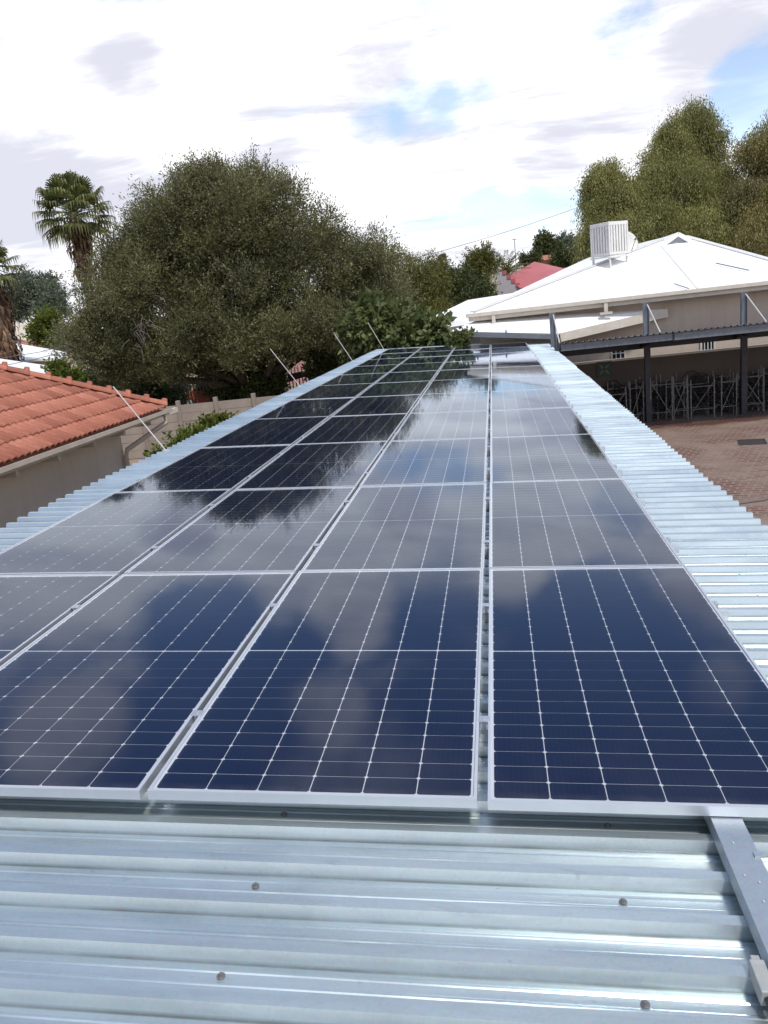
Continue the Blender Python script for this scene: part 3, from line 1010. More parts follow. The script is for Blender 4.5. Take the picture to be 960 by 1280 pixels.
# lean-to roof in front
l1, l2, l3, l4 = at(562, 414, 25.2), at(698, 417, 25.2), at(832, 386, 26.35), at(600, 399, 26.35)
l3[2] = min(l3[2], EH - 0.30)
obj('lean_to_roof', MB().slab([q(l1), q(l2), q(l3), q(l4)], 0.05), M_['white_paint'], h1)
obj('barge_board', MB().bar(q(l2 + [0.05, -.06, -.13]), q(l3 + [0.05, -.06, -.13]), 0.05, 0.28), M_['cream'], h1)
obj('lean_to_gutter', MB().bar(q(l1 + [0.5, -.07, -.16]), q(l2 + [-.05, -.07, -.10]), 0.10, 0.14), M_['grey_steel'], h1)
for p_ in (597, 633):
    c0 = at(p_, 421, 25.1)
    obj('vent_pipe', MB().path([q(c0), q(c0 + [0, 0, 0.22])], 0.025, 7), M_['grey_steel'], h1)
# left wing
w0, w1, w2, w3, w4 = at(543, 395, 33.0), at(585, 375, 35.5), at(640, 366.5, 37.5), at(600, 404, 30.5), at(548, 411, 32.0)
obj('wing_roof', MB().slab([q(w0), q(w1), q(w3), q(w4)], 0.05).slab([q(w1 + [0.002, 0, 0]), q(w2), q(at(640, 392, 30.5)), q(w3 + [0.002, 0, 0])], 0.05), M_['white_paint'], h1)
obj('wing_fascia', MB().bar(q(w4 + [0, -.05, -.12]), q(w3 + [0, -.05, -.12]), 0.05, 0.26), M_['cream'], h1)
wl = w4 + np.array([0.35, 0.4, 0])
obj('wing_wall', MB().add([q(wl[0], wl[1], 0), q(w3[0], w3[1] + .3, 0), q(w3[0], w3[1] + .3, w3[2] - .1), q(wl[0], wl[1], wl[2] - .1)], [(0, 1, 2, 3)]), M_['beige_wall'], h1)
# windows
for (xa, ya, xb, yb, nbar) in ((764, 434, 781.5, 449, 2), (876, 413, 893, 438, 3)):
    a, b = at(xa, ya, 26.44), at(xb, yb, 26.44)
    x0w, x1w, z1w, z0w = a[0] - 4, b[0] - 4, max(a[2], b[2]), min(a[2], b[2])
    wn = obj('window', MB().box(x0w, x1w, -0.056, -0.052, z0w, z1w), M_['glass_dark'], h1)
    fr = MB()
    for xx in (x0w - 0.03, x1w - 0.03):
        fr.box(xx, xx + 0.06, -0.10, -0.057, z0w - .03, z1w + .03)
    fr.box(x0w + .031, x1w - .031, -0.10, -0.057, z1w - .03, z1w + .03)
    fr.box(x0w + .031, x1w - .031, -0.12, -0.057, z0w - .04, z0w + .03)
    obj('window_frame', fr, M_['cream'], wn)
    for k in range(1, nbar + 1):
        xx = x0w + (x1w - x0w) * k / (nbar + 1)
        obj('burglar_bar', MB().box(xx - .014, xx + .014, -0.09, -0.065, z0w + .031, z1w - .031), M_['white_plastic'], wn)
    zz_ = (z0w + z1w) / 2
    obj('burglar_bar', MB().box(x0w + .031, x1w - .031, -0.113, -0.10, zz_ - .014, zz_ + .014), M_['white_plastic'], wn)
a, b = at(873, 411.5, 26.44), at(895, 409, 26.44)
obj('window_lintel', MB().box(a[0] - 4, b[0] - 4, -0.16, -0.052, a[2] - .05, a[2] + .02), M_['brown_roof'], h1)


def on_tri(p0, p1, p2, x, y):          # the point of a roof plane seen at a picture position
    nrm = np.cross(p1 - p0, p2 - p0)
    v = ray(x, y)
    return CAM + v * (np.dot(nrm, p0 - CAM) / np.dot(nrm, v))


# roof furniture
def on_roof(x, y):
    return on_tri(Lc, Rc, A, x, y)


b0, b1 = on_roof(895, 331.5), on_roof(936, 340.5)
tag(obj('batten', MB().bar(b0 + [0, 0, .07], b1 + [0, 0, .07], 0.035, 0.03), M_['grey_steel']), 'dark thin batten lying on the white hip roof', 'batten')
b0, b1 = on_roof(843, 357), on_roof(861, 363)
tag(obj('batten', MB().bar(b0 + [0, 0, .06], b1 + [0, 0, .06], 0.03, 0.025), M_['grey_steel']), 'short grey strip lying near the cream eave of the white roof', 'batten')

# evaporative cooler on its stand
k0 = on_roof(763, 333)
CYD = k0[1]
sc_ = mpp(CYD)
hw = 21.5 * sc_ / 1.414
ec = thing('evaporative_cooler', 'boxy off-white louvred evaporative cooler on a stand on the white roof', 'cooler', (k0[0] + 0.05, k0[1] + 0.4, 0), (0, 0, R(37)))
zb = at(762, 319, CYD)[2]
zt = at(762, 277.5, CYD)[2]
bev(obj('casing', MB().box(-hw, hw, -hw, hw, zb, zb + 0.10).box(-hw, hw, -hw, hw, zt - 0.13, zt).box(-hw, -hw + .07, -hw, -hw + .07, zb + .101, zt - .131).box(
    hw - .07, hw, -hw, -hw + .07, zb + .101, zt - .131).box(-hw, -hw + .07, hw - .07, hw, zb + .101, zt - .131).box(hw - .07, hw, hw - .07, hw, zb + .101, zt - .131),
    M_['cooler'], ec), 0.012)
obj('pad', MB().box(-hw + .04, hw - .04, -hw + .04, hw - .04, zb + .102, zt - .132), M_['louvre_dark'], ec)
for face in range(4):
    for k in range(6):
        a = -hw + 0.07 + (2 * hw - 0.14) * (k + 0.5) / 6
        wv = (2 * hw - 0.14) / 6 * 0.33
        bx_ = (a - wv, a + wv)
        lo, hi = zb + .102, zt - .132
        if face == 0:
            m_ = MB().box(bx_[0], bx_[1], -hw + .005, -hw + .035, lo, hi)
        elif face == 1:
            m_ = MB().box(-hw + .005, -hw + .035, bx_[0], bx_[1], lo, hi)
        elif face == 2:
            m_ = MB().box(bx_[0], bx_[1], hw - .035, hw - .005, lo, hi)
        else:
            m_ = MB().box(hw - .035, hw - .005, bx_[0], bx_[1], lo, hi)
        obj('louvre', m_, M_['cooler'], ec)
nrf = np.cross(Rc - Lc, A - Lc)
ca_, sa_ = math.cos(R(37)), math.sin(R(37))
for sx in (-1, 1):
    for sy in (-1, 1):
        lx, ly = sx * (hw - .06), sy * (hw - .06)
        wx, wy = k0[0] + 0.05 + lx * ca_ - ly * sa_, k0[1] + 0.4 + lx * sa_ + ly * ca_
        zr = Lc[2] - (nrf[0] * (wx - Lc[0]) + nrf[1] * (wy - Lc[1])) / nrf[2]
        obj('leg', MB().box(lx - .03, lx + .03, ly - .03, ly + .03, zr - 0.06, max(zb - 0.001, zr)), M_['cooler'], ec)
obj('stand_rail', MB().box(-hw, hw, -hw - .03, -hw + .0, zb - .09, zb - .03).box(-hw - .03, -hw, -hw, hw, zb - .09, zb - .03), M_['cooler'], ec)
dz = at(785, 303, CYD + 1.8)
sd = thing('satellite_dish', 'round white satellite dish behind the cooler on the white roof', 'dish', dz, (R(70), 0, R(28)))
dm = MB()
nrg, ns = 5, 20
dm.v.append((0, 0, -0.10))
for a in range(1, nrg + 1):
    rr = 0.46 * a / nrg
    for k in range(ns):
        t = 2 * math.pi * k / ns
        dm.v.append((rr * math.cos(t), rr * math.sin(t), -0.10 + 0.10 * (a / nrg) ** 2))
dm.f += [(0, 1 + k, 1 + (k + 1) % ns) for k in range(ns)]
for a in range(nrg - 1):
    for k in range(ns):
        dm.f.append((1 + a * ns + k, 1 + (a + 1) * ns + k, 1 + (a + 1) * ns + (k + 1) % ns, 1 + a * ns + (k + 1) % ns))
do = obj('reflector', dm, M_['white_plastic'], sd, smooth=True)
sm_ = do.modifiers.new('thickness', 'SOLIDIFY')
sm_.thickness = 0.012
obj('feed_arm', MB().path([(0, -0.44, 0.0), (0, -0.1, 0.45)], 0.014, 6).path([(0, -0.1, 0.42), (0, -0.08, 0.52)], 0.04, 8), M_['grey_steel'], sd)
obj('mast', MB().path([(0, 0, -0.1), (0, 0.0, -0.2), (0, -0.75, -0.45)], 0.025, 7), M_['grey_steel'], sd)

# ---------------------------------------------------------------- far houses
def gable_house(name, label, x0, x1, y0, y1, ez, rz_, wallm, roofm, along='x', over=0.35, windows=()):
    t = thing(name, label, 'house', ((x0 + x1) / 2, (y0 + y1) / 2, 0))
    cx, cy = (x0 + x1) / 2, (y0 + y1) / 2
    a, b, c, d = x0 - cx, x1 - cx, y0 - cy, y1 - cy
    w = MB().box(a, b, c, d, 0, ez)
    if along == 'y':
        for yy in (c + .001, d - .001):
            w.add([(a, yy, ez), (b, yy, ez), (0, yy, rz_ - .03)], [(0, 1, 2)])
    else:
        for xx in (a + .001, b - .001):
            w.add([(xx, c, ez), (xx, d, ez), (xx, 0, rz_ - .03)], [(0, 1, 2)])
    obj('wall', w, wallm, t)
    r2 = MB()
    if along == 'x':
        sl_ = (rz_ - ez) / (d)
        r2.slab([(a - over, c - over, ez - over * sl_), (b + over, c - over, ez - over * sl_), (b + over, 0, rz_), (a - over, 0, rz_)], 0.06)
        r2.slab([(a - over, d + over, ez - over * sl_), (b + over, d + over, ez - over * sl_), (b + over, 0.002, rz_), (a - over, 0.002, rz_)], 0.06)
    else:
        sl_ = (rz_ - ez) / (b)
        r2.slab([(a - over, c - over, ez - over * sl_), (a - over, d + over, ez - over * sl_), (0, d + over, rz_), (0, c - over, rz_)], 0.06)
        r2.slab([(b + over, c - over, ez - over * sl_), (b + over, d + over, ez - over * sl_), (0.002, d + over, rz_), (0.002, c - over, rz_)], 0.06)
    obj('roof', r2, roofm, t)
    for (fx, fz, fw, fh) in windows:
        wn = obj('window', MB().box(a + fx, a + fx + fw, c - .03, c - .005, fz, fz + fh), M_['glass_dark'], t)
        obj('window_frame', MB().box(a + fx - .05, a + fx, c - .05, c - .004, fz - .05, fz + fh + .05).box(a + fx + fw, a + fx + fw + .05, c - .05, c - .004, fz - .05, fz + fh + .05), M_['white_plastic'], wn)
    return t


# red-roofed house with its stepped grey gable
rh = thing('red_roofed_house', 'house with pinkish red roof and stepped grey gable wall', 'house', (3, 60, 0))
ro_ = np.array([3, 60, 0])
rq = lambda p: tuple(np.array(p) - ro_)
ra, rb_, rc_, rd = at(634, 346, 60), at(668, 327, 64), at(712, 337, 64), at(650, 360, 58)
re_ = at(724, 352, 58)
obj('roof', MB().slab([rq(ra), rq(rb_), rq(rc_), rq(re_), rq(rd)], 0.08), M_['red_roof'], rh)
ga = [at(621, 372, 58.5), at(621, 341, 58.5), at(628, 339, 58.5), at(650, 360, 58.5), at(652, 372, 58.5)]
gp = [(p[0], 58.5, p[2]) for p in ga]
gp[0] = (gp[0][0], 58.5, 0)
gp[4] = (gp[4][0], 58.5, 0)
gm = MB()
g5 = [rq(p) for p in gp]
g6 = [rq((p[0], 58.8, p[2])) for p in gp]
gm.add(g5 + g6, [(0, 1, 2, 3, 4), (9, 8, 7, 6, 5)] + [(i, (i + 1) % 5, 5 + (i + 1) % 5, 5 + i) for i in range(5)])
obj('gable_wall', gm, M_['grey_gable'], rh)
for k in range(4):
    t = (k + 0.5) / 4
    p = np.array(gp[2]) * (1 - t) + np.array(gp[3]) * t
    obj('gable_step', MB().box(p[0] - ro_[0] - .14, p[0] - ro_[0] + .14, -1.55, -1.15, p[2] - .08, p[2] + .20), M_['red_roof'], rh)
obj('wall', MB().add([rq((gp[3][0], 58.6, 0)), rq((re_[0] - .3, 58.6, 0)), rq((re_[0] - .3, 58.6, re_[2] - .1)), rq((gp[3][0], 58.6, gp[3][2] - .15))], [(0, 1, 2, 3)]), M_['grey_gable'], rh)

c0 = at(712, 338, 75)
gable_house('grey_roofed_house', 'low house with grey sheet roof behind the red-roofed house', c0[0] - 1.5, c0[0] + 7, 75, 83, c0[2] - 1.1, c0[2] + .35, M_['pale_wall'], M_['grey_roof'])
c0 = at(688, 325, 95)
gable_house('orange_house', 'far orange brick house among trees above the red roof', c0[0] - 1.3, c0[0] + 1.3, 95, 101, c0[2] + .1, c0[2] + .7, M_['brick_far'], M_['brick_far'], 'x', .2, ((0.5, c0[2] - 1.2, .5, .8), (1.5, c0[2] - 1.2, .5, .8)))
# houses on the far left
c0 = at(10, 470, 24)
c1 = at(0, 452, 30)
def flat_roof(name, label, quad, zdrop, roofm, wallm):
    o_ = np.mean(quad, axis=0)
    o_[2] = 0
    t = thing(name, label, 'house', o_)
    qd = [p - o_ for p in quad]
    obj('roof', MB().slab(qd, 0.10), roofm, t)
    cen = np.mean(qd, axis=0)
    ins = [cen + (p - cen) * 0.93 for p in qd]
    w = MB()
    n_ = len(ins)
    vs = [(p[0], p[1], 0) for p in ins] + [(p[0], p[1], p[2] - 0.11) for p in ins]
    w.add(vs, [(i, (i + 1) % n_, n_ + (i + 1) % n_, n_ + i) for i in range(n_)])
    obj('wall', w, wallm, t)
    return t


flat_roof('white_roofed_shed', 'building with broad low white roof just beyond the tiled ridge', [at(-60, 490, 22), at(42, 474, 24), at(88, 461, 29), at(-70, 438, 29)], 0, M_['white_paint'], M_['pale_wall'])
flat_roof('white_roofed_house', 'house with low white roof behind the shaggy palm trunk', [at(-40, 452, 33), at(76, 448, 35), at(84, 440, 40), at(14, 428, 42), at(-40, 430, 42)], 0, M_['white_paint'], M_['pale_wall'])
c0 = at(12, 408, 60)
gable_house('cream_house', 'cream gabled house behind the far left palm', c0[0] - 6, c0[0] + 3.4, 58, 68, c0[2] - 1.6, c0[2] + .3, M_['pale_wall'], M_['pale_wall'], 'y')
c0 = at(46, 428, 52)
gable_house('brown_roofed_shed', 'small shed with reddish brown roof between white roofs and palms', c0[0] - 1.6, c0[0] + 1.6, 50, 54, c0[2] - .25, c0[2] + .15, M_['pale_wall'], M_['brown_roof'])
c0 = at(375, 452, 52)
gable_house('pink_house', 'pinkish house glimpsed through the shade under the big tree', c0[0] - 3.0, c0[0] + 2.6, 52, 57, c0[2] + 1.1, c0[2] + 2.4, M_['pink'], M_['brown_roof'], 'x', .3, ((1.3, c0[2] - .3, .8, .9), (3.4, c0[2] - .3, .8, .9)))

# ---------------------------------------------------------------- parked car glimpsed under the tree
wc = at(227, 501, 40.0)
wc[2] = 0.0
car = thing('parked_car', 'orange red car with bright alloy wheel parked under the big tree', 'car', (wc[0] + 1.25, 42.0, 0))
sec = [(-2.05, 0.45, 0.62), (-2.0, 0.85, 0.80), (-1.15, 0.98, 0.85), (-0.55, 1.42, 0.72), (0.7, 1.46, 0.72), (1.45, 1.05, 0.84), (2.05, 0.95, 0.80), (2.1, 0.45, 0.62)]
cbm = MB()
for x, z, w in sec:
    cbm.v += [(x, -w, z), (x, w, z)]
for x, z, w in sec:
    cbm.v += [(x, -max(w, .78), 0.30), (x, max(w, .78), 0.30)]
ns_ = len(sec)
for i in range(ns_ - 1):
    cbm.f.append((2 * i, 2 * i + 2, 2 * i + 3, 2 * i + 1))
    cbm.f.append((2 * i, 2 * ns_ + 2 * i, 2 * ns_ + 2 * i + 2, 2 * i + 2))
    cbm.f.append((2 * i + 1, 2 * i + 3, 2 * ns_ + 2 * i + 3, 2 * ns_ + 2 * i + 1))
cbm.f += [(0, 1, 2 * ns_ + 1, 2 * ns_), (2 * ns_ - 2, 4 * ns_ - 2, 4 * ns_ - 1, 2 * ns_ - 1)]
bev(obj('body', cbm, M_['car_paint'], car), 0.06, 3)
obj('side_window', MB().add([(-1.0, -0.86, 1.0), (1.2, -0.86, 1.02), (0.62, -0.80, 1.38), (-0.5, -0.80, 1.36)], [(0, 1, 2, 3)]), M_['glass_dark'], car)
obj('side_window', MB().add([(-1.0, 0.86, 1.0), (-0.5, 0.80, 1.36), (0.62, 0.80, 1.38), (1.2, 0.86, 1.02)], [(0, 1, 2, 3)]), M_['glass_dark'], car)
for sx in (-1.25, 1.3):
    for sy in (-0.80, 0.80):
        wh = obj('wheel', MB().path([(sx, sy - .1, .32), (sx, sy + .1, .32)], 0.32, 20), M_['tyre'], car)
        rm = MB().path([(sx, sy - .112, .32), (sx, sy + .112, .32)], 0.075, 10)
        for k in range(5):
            t = k * 2 * math.pi / 5
            rm.bar((sx, sy, .32), (sx + .22 * math.cos(t), sy, .32 + .22 * math.sin(t)), 0.225, 0.07, (-math.sin(t), 0, math.cos(t)))
        rm.path([(sx, sy - .105, .32), (sx, sy - .102, .32)], 0.235, 20)
        obj('rim', rm, M_['rim'], wh)
obj('headlight', MB().box(-2.03, -1.9, -0.74, -0.5, 0.66, 0.80), M_['white_plastic'], car)
obj('headlight', MB().box(-2.03, -1.9, 0.5, 0.74, 0.66, 0.80), M_['white_plastic'], car)

# palisade behind the plank wall, in the tree's shade
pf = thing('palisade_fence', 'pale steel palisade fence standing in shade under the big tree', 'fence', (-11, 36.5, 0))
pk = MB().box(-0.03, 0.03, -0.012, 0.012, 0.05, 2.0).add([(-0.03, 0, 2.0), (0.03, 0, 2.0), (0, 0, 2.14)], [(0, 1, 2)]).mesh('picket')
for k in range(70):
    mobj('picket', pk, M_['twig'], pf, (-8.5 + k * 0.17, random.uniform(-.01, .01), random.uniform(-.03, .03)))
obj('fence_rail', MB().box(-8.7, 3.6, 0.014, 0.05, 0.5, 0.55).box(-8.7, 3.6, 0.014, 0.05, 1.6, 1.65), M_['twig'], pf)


# ---------------------------------------------------------------- vegetation
def leaves_mesh(name, pos, dirs, ln, wd, mat, curl=0.0):
    n = len(pos)
    d = dirs / (np.linalg.norm(dirs, axis=1, keepdims=True) + 1e-9)
    rv = RNG.normal(size=(n, 3))
    sdv = np.cross(d, rv)
    sdv /= np.linalg.norm(sdv, axis=1, keepdims=True) + 1e-9
    ln = np.broadcast_to(ln, (n,))[:, None]
    wd = np.broadcast_to(wd, (n,))[:, None]
    V = np.empty((n, 4, 3))
    V[:, 0] = pos
    V[:, 1] = pos + d * ln * 0.5 + sdv * wd * 0.5
    V[:, 2] = pos + d * ln
    V[:, 3] = pos + d * ln * 0.5 - sdv * wd * 0.5
    m = bpy.data.meshes.new(name)
    m.vertices.add(4 * n)
    m.vertices.foreach_set('co', V.reshape(-1).astype(np.float32))
    m.loops.add(4 * n)
    m.loops.foreach_set('vertex_index', np.arange(4 * n, dtype=np.int32))
    m.polygons.add(n)
    m.polygons.foreach_set('loop_start', np.arange(0, 4 * n, 4, dtype=np.int32))
    m.polygons.foreach_set('loop_total', np.full(n, 4, dtype=np.int32))
    m.update(calc_edges=True)
    m.materials.append(mat)
    return m


def crown_leaves(lobes, nspray, per, spray_len, droop, ln, wd, up=0.35, shell=0.45, clump=0.5):
    """sprays of leaves through the volume of a set of lobes (x,y,z,rx,ry,rz); returns leaf positions and directions"""
    big = np.array(lobes, float)
    big[:, 3:6] = np.maximum(big[:, 3:6] - 0.45 * spray_len, 0.5 * big[:, 3:6])
    subs = [big * np.array([1, 1, 1, .72, .72, .72])]
    for q_ in big:                                   # billows: smaller lobes over the surface of each big one
        nb_ = 22
        dd = RNG.normal(size=(nb_, 3))
        dd /= np.linalg.norm(dd, axis=1, keepdims=True)
        dd[:, 2] = dd[:, 2] * 0.9 + 0.1
        sc = RNG.uniform(0.20, 0.42, nb_)
        subs.append(np.hstack([q_[:3] + dd * q_[3:6] * (0.95 - sc * 0.45)[:, None], q_[3:6] * sc[:, None]]))
    lobes = np.vstack(subs)
    vol = np.prod(lobes[:, 3:6], axis=1) ** 0.70
    pk_ = RNG.choice(len(lobes), nspray, p=vol / vol.sum())
    d = RNG.normal(size=(nspray, 3))
    d /= np.linalg.norm(d, axis=1, keepdims=True)
    ph = RNG.uniform(0, 6.28, (len(lobes), 3))
    mod = 0.97 + clump * 0.16 * (np.sin(5.1 * d[:, 0] + ph[pk_, 0]) + np.sin(6.3 * d[:, 1] + ph[pk_, 1]) + np.sin(5.7 * d[:, 2] + ph[pk_, 2])) / 1.5
    rr = RNG.uniform(0, 1, nspray) ** shell
    base = lobes[pk_, :3] + d * lobes[pk_, 3:6] * (rr * mod)[:, None]
    sd_ = d * 0.7 + RNG.normal(size=(nspray, 3)) * 0.45
    sd_[:, 2] += up - droop
    sd_ /= np.linalg.norm(sd_, axis=1, keepdims=True)
    sl_ = spray_len * RNG.uniform(0.5, 1.3, nspray)
    t = np.linspace(0.05, 1, per)
    pos = base[:, None, :] + sd_[:, None, :] * (sl_[:, None] * t[None, :])[:, :, None]
    pos[:, :, 2] -= droop * 0.6 * (sl_[:, None] * t[None, :] ** 2)
    pos += RNG.normal(size=pos.shape) * 0.10 * spray_len
    ld = sd_[:, None, :] + RNG.normal(size=pos.shape) * 0.55
    ld[:, :, 2] -= droop * 1.1
    n = nspray * per
    return pos.reshape(n, 3), ld.reshape(n, 3), ln * RNG.uniform(0.6, 1.25, n), wd * RNG.uniform(0.7, 1.2, n)


def lobe(px, py, Y, rpx, ry=1.0, sq=1.0):
    c = at(px, py, Y)
    r = rpx * mpp(Y)
    return (c[0], c[1], c[2], r, r * ry, r * sq)


def tree(name, label, base, lobes, mat, nspray, per, spray, droop, ln, wd, trunk_r, cat='tree', group=None, up=0.35, shell=0.45, clump=0.5, limbs=True, barkm=None):
    t = thing(name, label, cat, (base[0], base[1], 0), group=group)
    lb = [(a - base[0], b - base[1], c, d, e_, f) for a, b, c, d, e_, f in lobes]
    pos, ld, l_, w_ = crown_leaves(lb, nspray, per, spray, droop, ln, wd, up, shell, clump)
    keep = pos[:, 2] > 0.03
    mobj('crown', leaves_mesh('crown', pos[keep], ld[keep], l_[keep], w_[keep], mat), None, t)
    tr = MB()
    barkm = barkm or M_['bark']
    low = min(q_[2] - q_[5] * 0.5 for q_ in lb)
    fork = np.array([0, 0, max(0.5, low * 0.75)])
    tr.path([(0, 0, -0.05), (0.02, 0.01, fork[2] * 0.5), tuple(fork)], [trunk_r * 1.25, trunk_r, trunk_r * 0.92], 9)
    obj('trunk', tr, barkm, t, smooth=True)
    if limbs:
        for (a, b, c, d, e_, f) in lb:
            cc_ = np.array([a, b, c])
            mid = fork * 0.5 + cc_ * 0.5 + RNG.normal(size=3) * 0.15 * d
            lm = MB().path([fork - [0, 0, 0.2], mid * 0.55 + fork * 0.45, mid, cc_, cc_ + (cc_ - mid) * 0.12 + [0, 0, f * 0.15]],
                           [trunk_r * 0.72, trunk_r * 0.5, trunk_r * 0.36, trunk_r * 0.2, trunk_r * 0.05], 6)
            obj('limb', lm, barkm, t, smooth=True)
    return t


LM = {}
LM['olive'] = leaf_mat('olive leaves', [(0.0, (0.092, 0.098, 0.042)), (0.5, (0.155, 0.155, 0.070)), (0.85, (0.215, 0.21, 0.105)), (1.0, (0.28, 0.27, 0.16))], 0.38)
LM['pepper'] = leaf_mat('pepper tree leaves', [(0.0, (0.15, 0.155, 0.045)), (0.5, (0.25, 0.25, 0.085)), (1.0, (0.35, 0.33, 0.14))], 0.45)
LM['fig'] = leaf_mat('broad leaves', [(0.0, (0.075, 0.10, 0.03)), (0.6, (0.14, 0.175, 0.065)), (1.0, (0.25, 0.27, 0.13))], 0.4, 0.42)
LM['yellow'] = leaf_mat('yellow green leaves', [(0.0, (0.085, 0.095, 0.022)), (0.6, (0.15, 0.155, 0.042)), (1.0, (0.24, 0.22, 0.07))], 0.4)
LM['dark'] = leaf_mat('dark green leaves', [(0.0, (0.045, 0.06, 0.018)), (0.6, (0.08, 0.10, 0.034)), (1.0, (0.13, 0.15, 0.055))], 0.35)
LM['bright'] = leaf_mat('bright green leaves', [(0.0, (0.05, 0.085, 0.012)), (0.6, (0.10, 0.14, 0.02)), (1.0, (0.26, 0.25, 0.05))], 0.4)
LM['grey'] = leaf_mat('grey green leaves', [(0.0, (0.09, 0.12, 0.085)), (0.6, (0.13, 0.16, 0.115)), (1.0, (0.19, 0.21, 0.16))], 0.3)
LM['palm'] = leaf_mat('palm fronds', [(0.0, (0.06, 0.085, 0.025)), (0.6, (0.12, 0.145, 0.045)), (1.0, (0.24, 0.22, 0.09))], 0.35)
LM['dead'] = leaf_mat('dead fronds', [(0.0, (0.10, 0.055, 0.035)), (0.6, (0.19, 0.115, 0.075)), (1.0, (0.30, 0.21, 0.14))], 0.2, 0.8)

# the big olive-like tree
big = [lobe(300, 275, 31, 78), lobe(235, 285, 31, 72), lobe(192, 300, 30.5, 60), lobe(146, 372, 30, 54), lobe(120, 428, 29.5, 44), lobe(176, 335, 30, 54), lobe(195, 375, 29.3, 72), lobe(285, 360, 30, 80),
       lobe(365, 300, 31.5, 62), lobe(385, 355, 31.5, 66), lobe(430, 340, 32, 52), lobe(468, 335, 32.5, 46), lobe(475, 375, 32.5, 44), lobe(130, 430, 29, 58), lobe(190, 445, 29.3, 54),
       lobe(255, 430, 31, 56), lobe(330, 420, 32, 56), lobe(420, 400, 32, 48), lobe(335, 245, 31, 46), lobe(295, 248, 31, 50), lobe(255, 248, 31, 48), lobe(385, 425, 33, 46), lobe(300, 450, 33, 40), lobe(430, 432, 33.5, 40), lobe(150, 465, 29.5, 40), lobe(285, 320, 32.5, 70), lobe(215, 340, 32, 66), lobe(295, 432, 28.8, 44), lobe(350, 425, 29.2, 40), lobe(405, 412, 29.8, 42), lobe(240, 425, 28.6, 44)]
bt = tree('olive_tree', 'huge dark olive-green tree with dense spiky crown behind the plank wall', (-10.6, 32.5), big, LM['olive'], 42000, 13, 0.60, 0.0, 0.125, 0.042, 0.36,
          up=0.6, shell=0.40, clump=0.55)
tw = MB()
for k in range(26):
    c0 = at(176 + random.gauss(0, 9), 410 + random.gauss(0, 14), 27.4 + random.uniform(-.6, .6)) - np.array([-10.6, 32.5, 0])
    e0 = c0 + np.array([random.gauss(0, .22), random.gauss(0, .2), random.uniform(-.75, -.1)])
    tw.path([c0, (c0 + e0) / 2 + np.array([random.gauss(0, .06), 0, .05]), e0], [0.012, 0.009, 0.005], 4, False)
obj('dry_twigs', tw, M_['twig'], bt)['kind'] = 'stuff'

# dark shrubs under it
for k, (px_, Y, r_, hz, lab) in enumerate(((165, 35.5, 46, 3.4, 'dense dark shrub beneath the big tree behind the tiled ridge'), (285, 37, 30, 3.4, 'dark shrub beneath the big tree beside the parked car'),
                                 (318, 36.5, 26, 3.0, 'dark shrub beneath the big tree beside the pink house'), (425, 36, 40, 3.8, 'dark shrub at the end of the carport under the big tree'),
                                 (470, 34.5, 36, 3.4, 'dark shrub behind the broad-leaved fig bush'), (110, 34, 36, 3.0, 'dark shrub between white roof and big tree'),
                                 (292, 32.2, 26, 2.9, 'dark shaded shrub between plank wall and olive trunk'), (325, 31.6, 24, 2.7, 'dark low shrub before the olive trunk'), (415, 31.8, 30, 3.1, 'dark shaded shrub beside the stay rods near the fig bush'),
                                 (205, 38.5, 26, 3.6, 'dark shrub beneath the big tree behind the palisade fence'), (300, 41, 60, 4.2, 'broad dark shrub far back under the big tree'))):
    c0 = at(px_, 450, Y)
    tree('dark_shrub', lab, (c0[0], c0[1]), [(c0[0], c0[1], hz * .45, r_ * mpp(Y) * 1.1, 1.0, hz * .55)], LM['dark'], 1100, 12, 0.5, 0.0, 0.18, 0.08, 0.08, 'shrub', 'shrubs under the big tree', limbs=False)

# broad-leaved fig bush by the far end of the panels
fg = [lobe(462, 392, 28.2, 24), lobe(480, 410, 28.2, 34), lobe(512, 415, 28.2, 30), lobe(540, 420, 28.4, 26), lobe(450, 420, 28.0, 24), lobe(500, 432, 28.0, 34)]
tree('fig_bush', 'broad-leaved green fig bush at the far end of the panels', (-3.2, 28.4), fg, LM['fig'], 1500, 7, 0.42, 0.25, 0.30, 0.17, 0.09, 'bush', up=0.4, shell=0.4)
c0 = at(590, 425, 26.2)
tree('vine_bush', 'small leafy green bush poking up before the low white lean-to roof', (c0[0], 26.0), [lobe(582, 421, 25.0, 9), lobe(565, 424, 25.0, 10), lobe(572, 432, 25.0, 12)], LM['fig'], 130, 7, 0.25, 0.1, 0.17, 0.10, 0.04, 'bush', limbs=False)

# climbing hedge along the carport, in front of the plank wall
for k, (px_, py_, Y, r_) in enumerate(((228, 566, 17.0, 22), (245, 553, 18.0, 17), (262, 541, 19.5, 16), (277, 531, 21.0, 12), (205, 580, 15.5, 16))):
    c0 = at(px_, py_, Y)
    rr = r_ * mpp(Y)
    tree('hedge_bush', 'yellow-green leafy bush, %s, between the carport and the plank wall' % ['widest of the row', 'second tallest of the row', 'middle of the row', 'smallest of the row', 'closest to the tiled house'][k],
         (c0[0], c0[1]), [(c0[0], c0[1], c0[2], rr, rr, rr * 1.0), (c0[0], c0[1], c0[2] * 0.55, rr * 1.15, rr, c0[2] * 0.5)], LM['bright'], 420, 9, 0.32, 0.0, 0.13, 0.075, 0.04,
         'bush', 'hedge bushes beside the carport', limbs=False)
c0 = at(75, 470, 26)
tree('leafy_bush', 'fresh green leafy bush behind the terracotta hip ridge', (c0[0], 26), [lobe(70, 466, 26, 14), lobe(90, 474, 26, 16), lobe(78, 485, 26, 18)], LM['bright'], 420, 9, 0.4, 0, 0.16, 0.09, 0.05, 'bush', limbs=False)

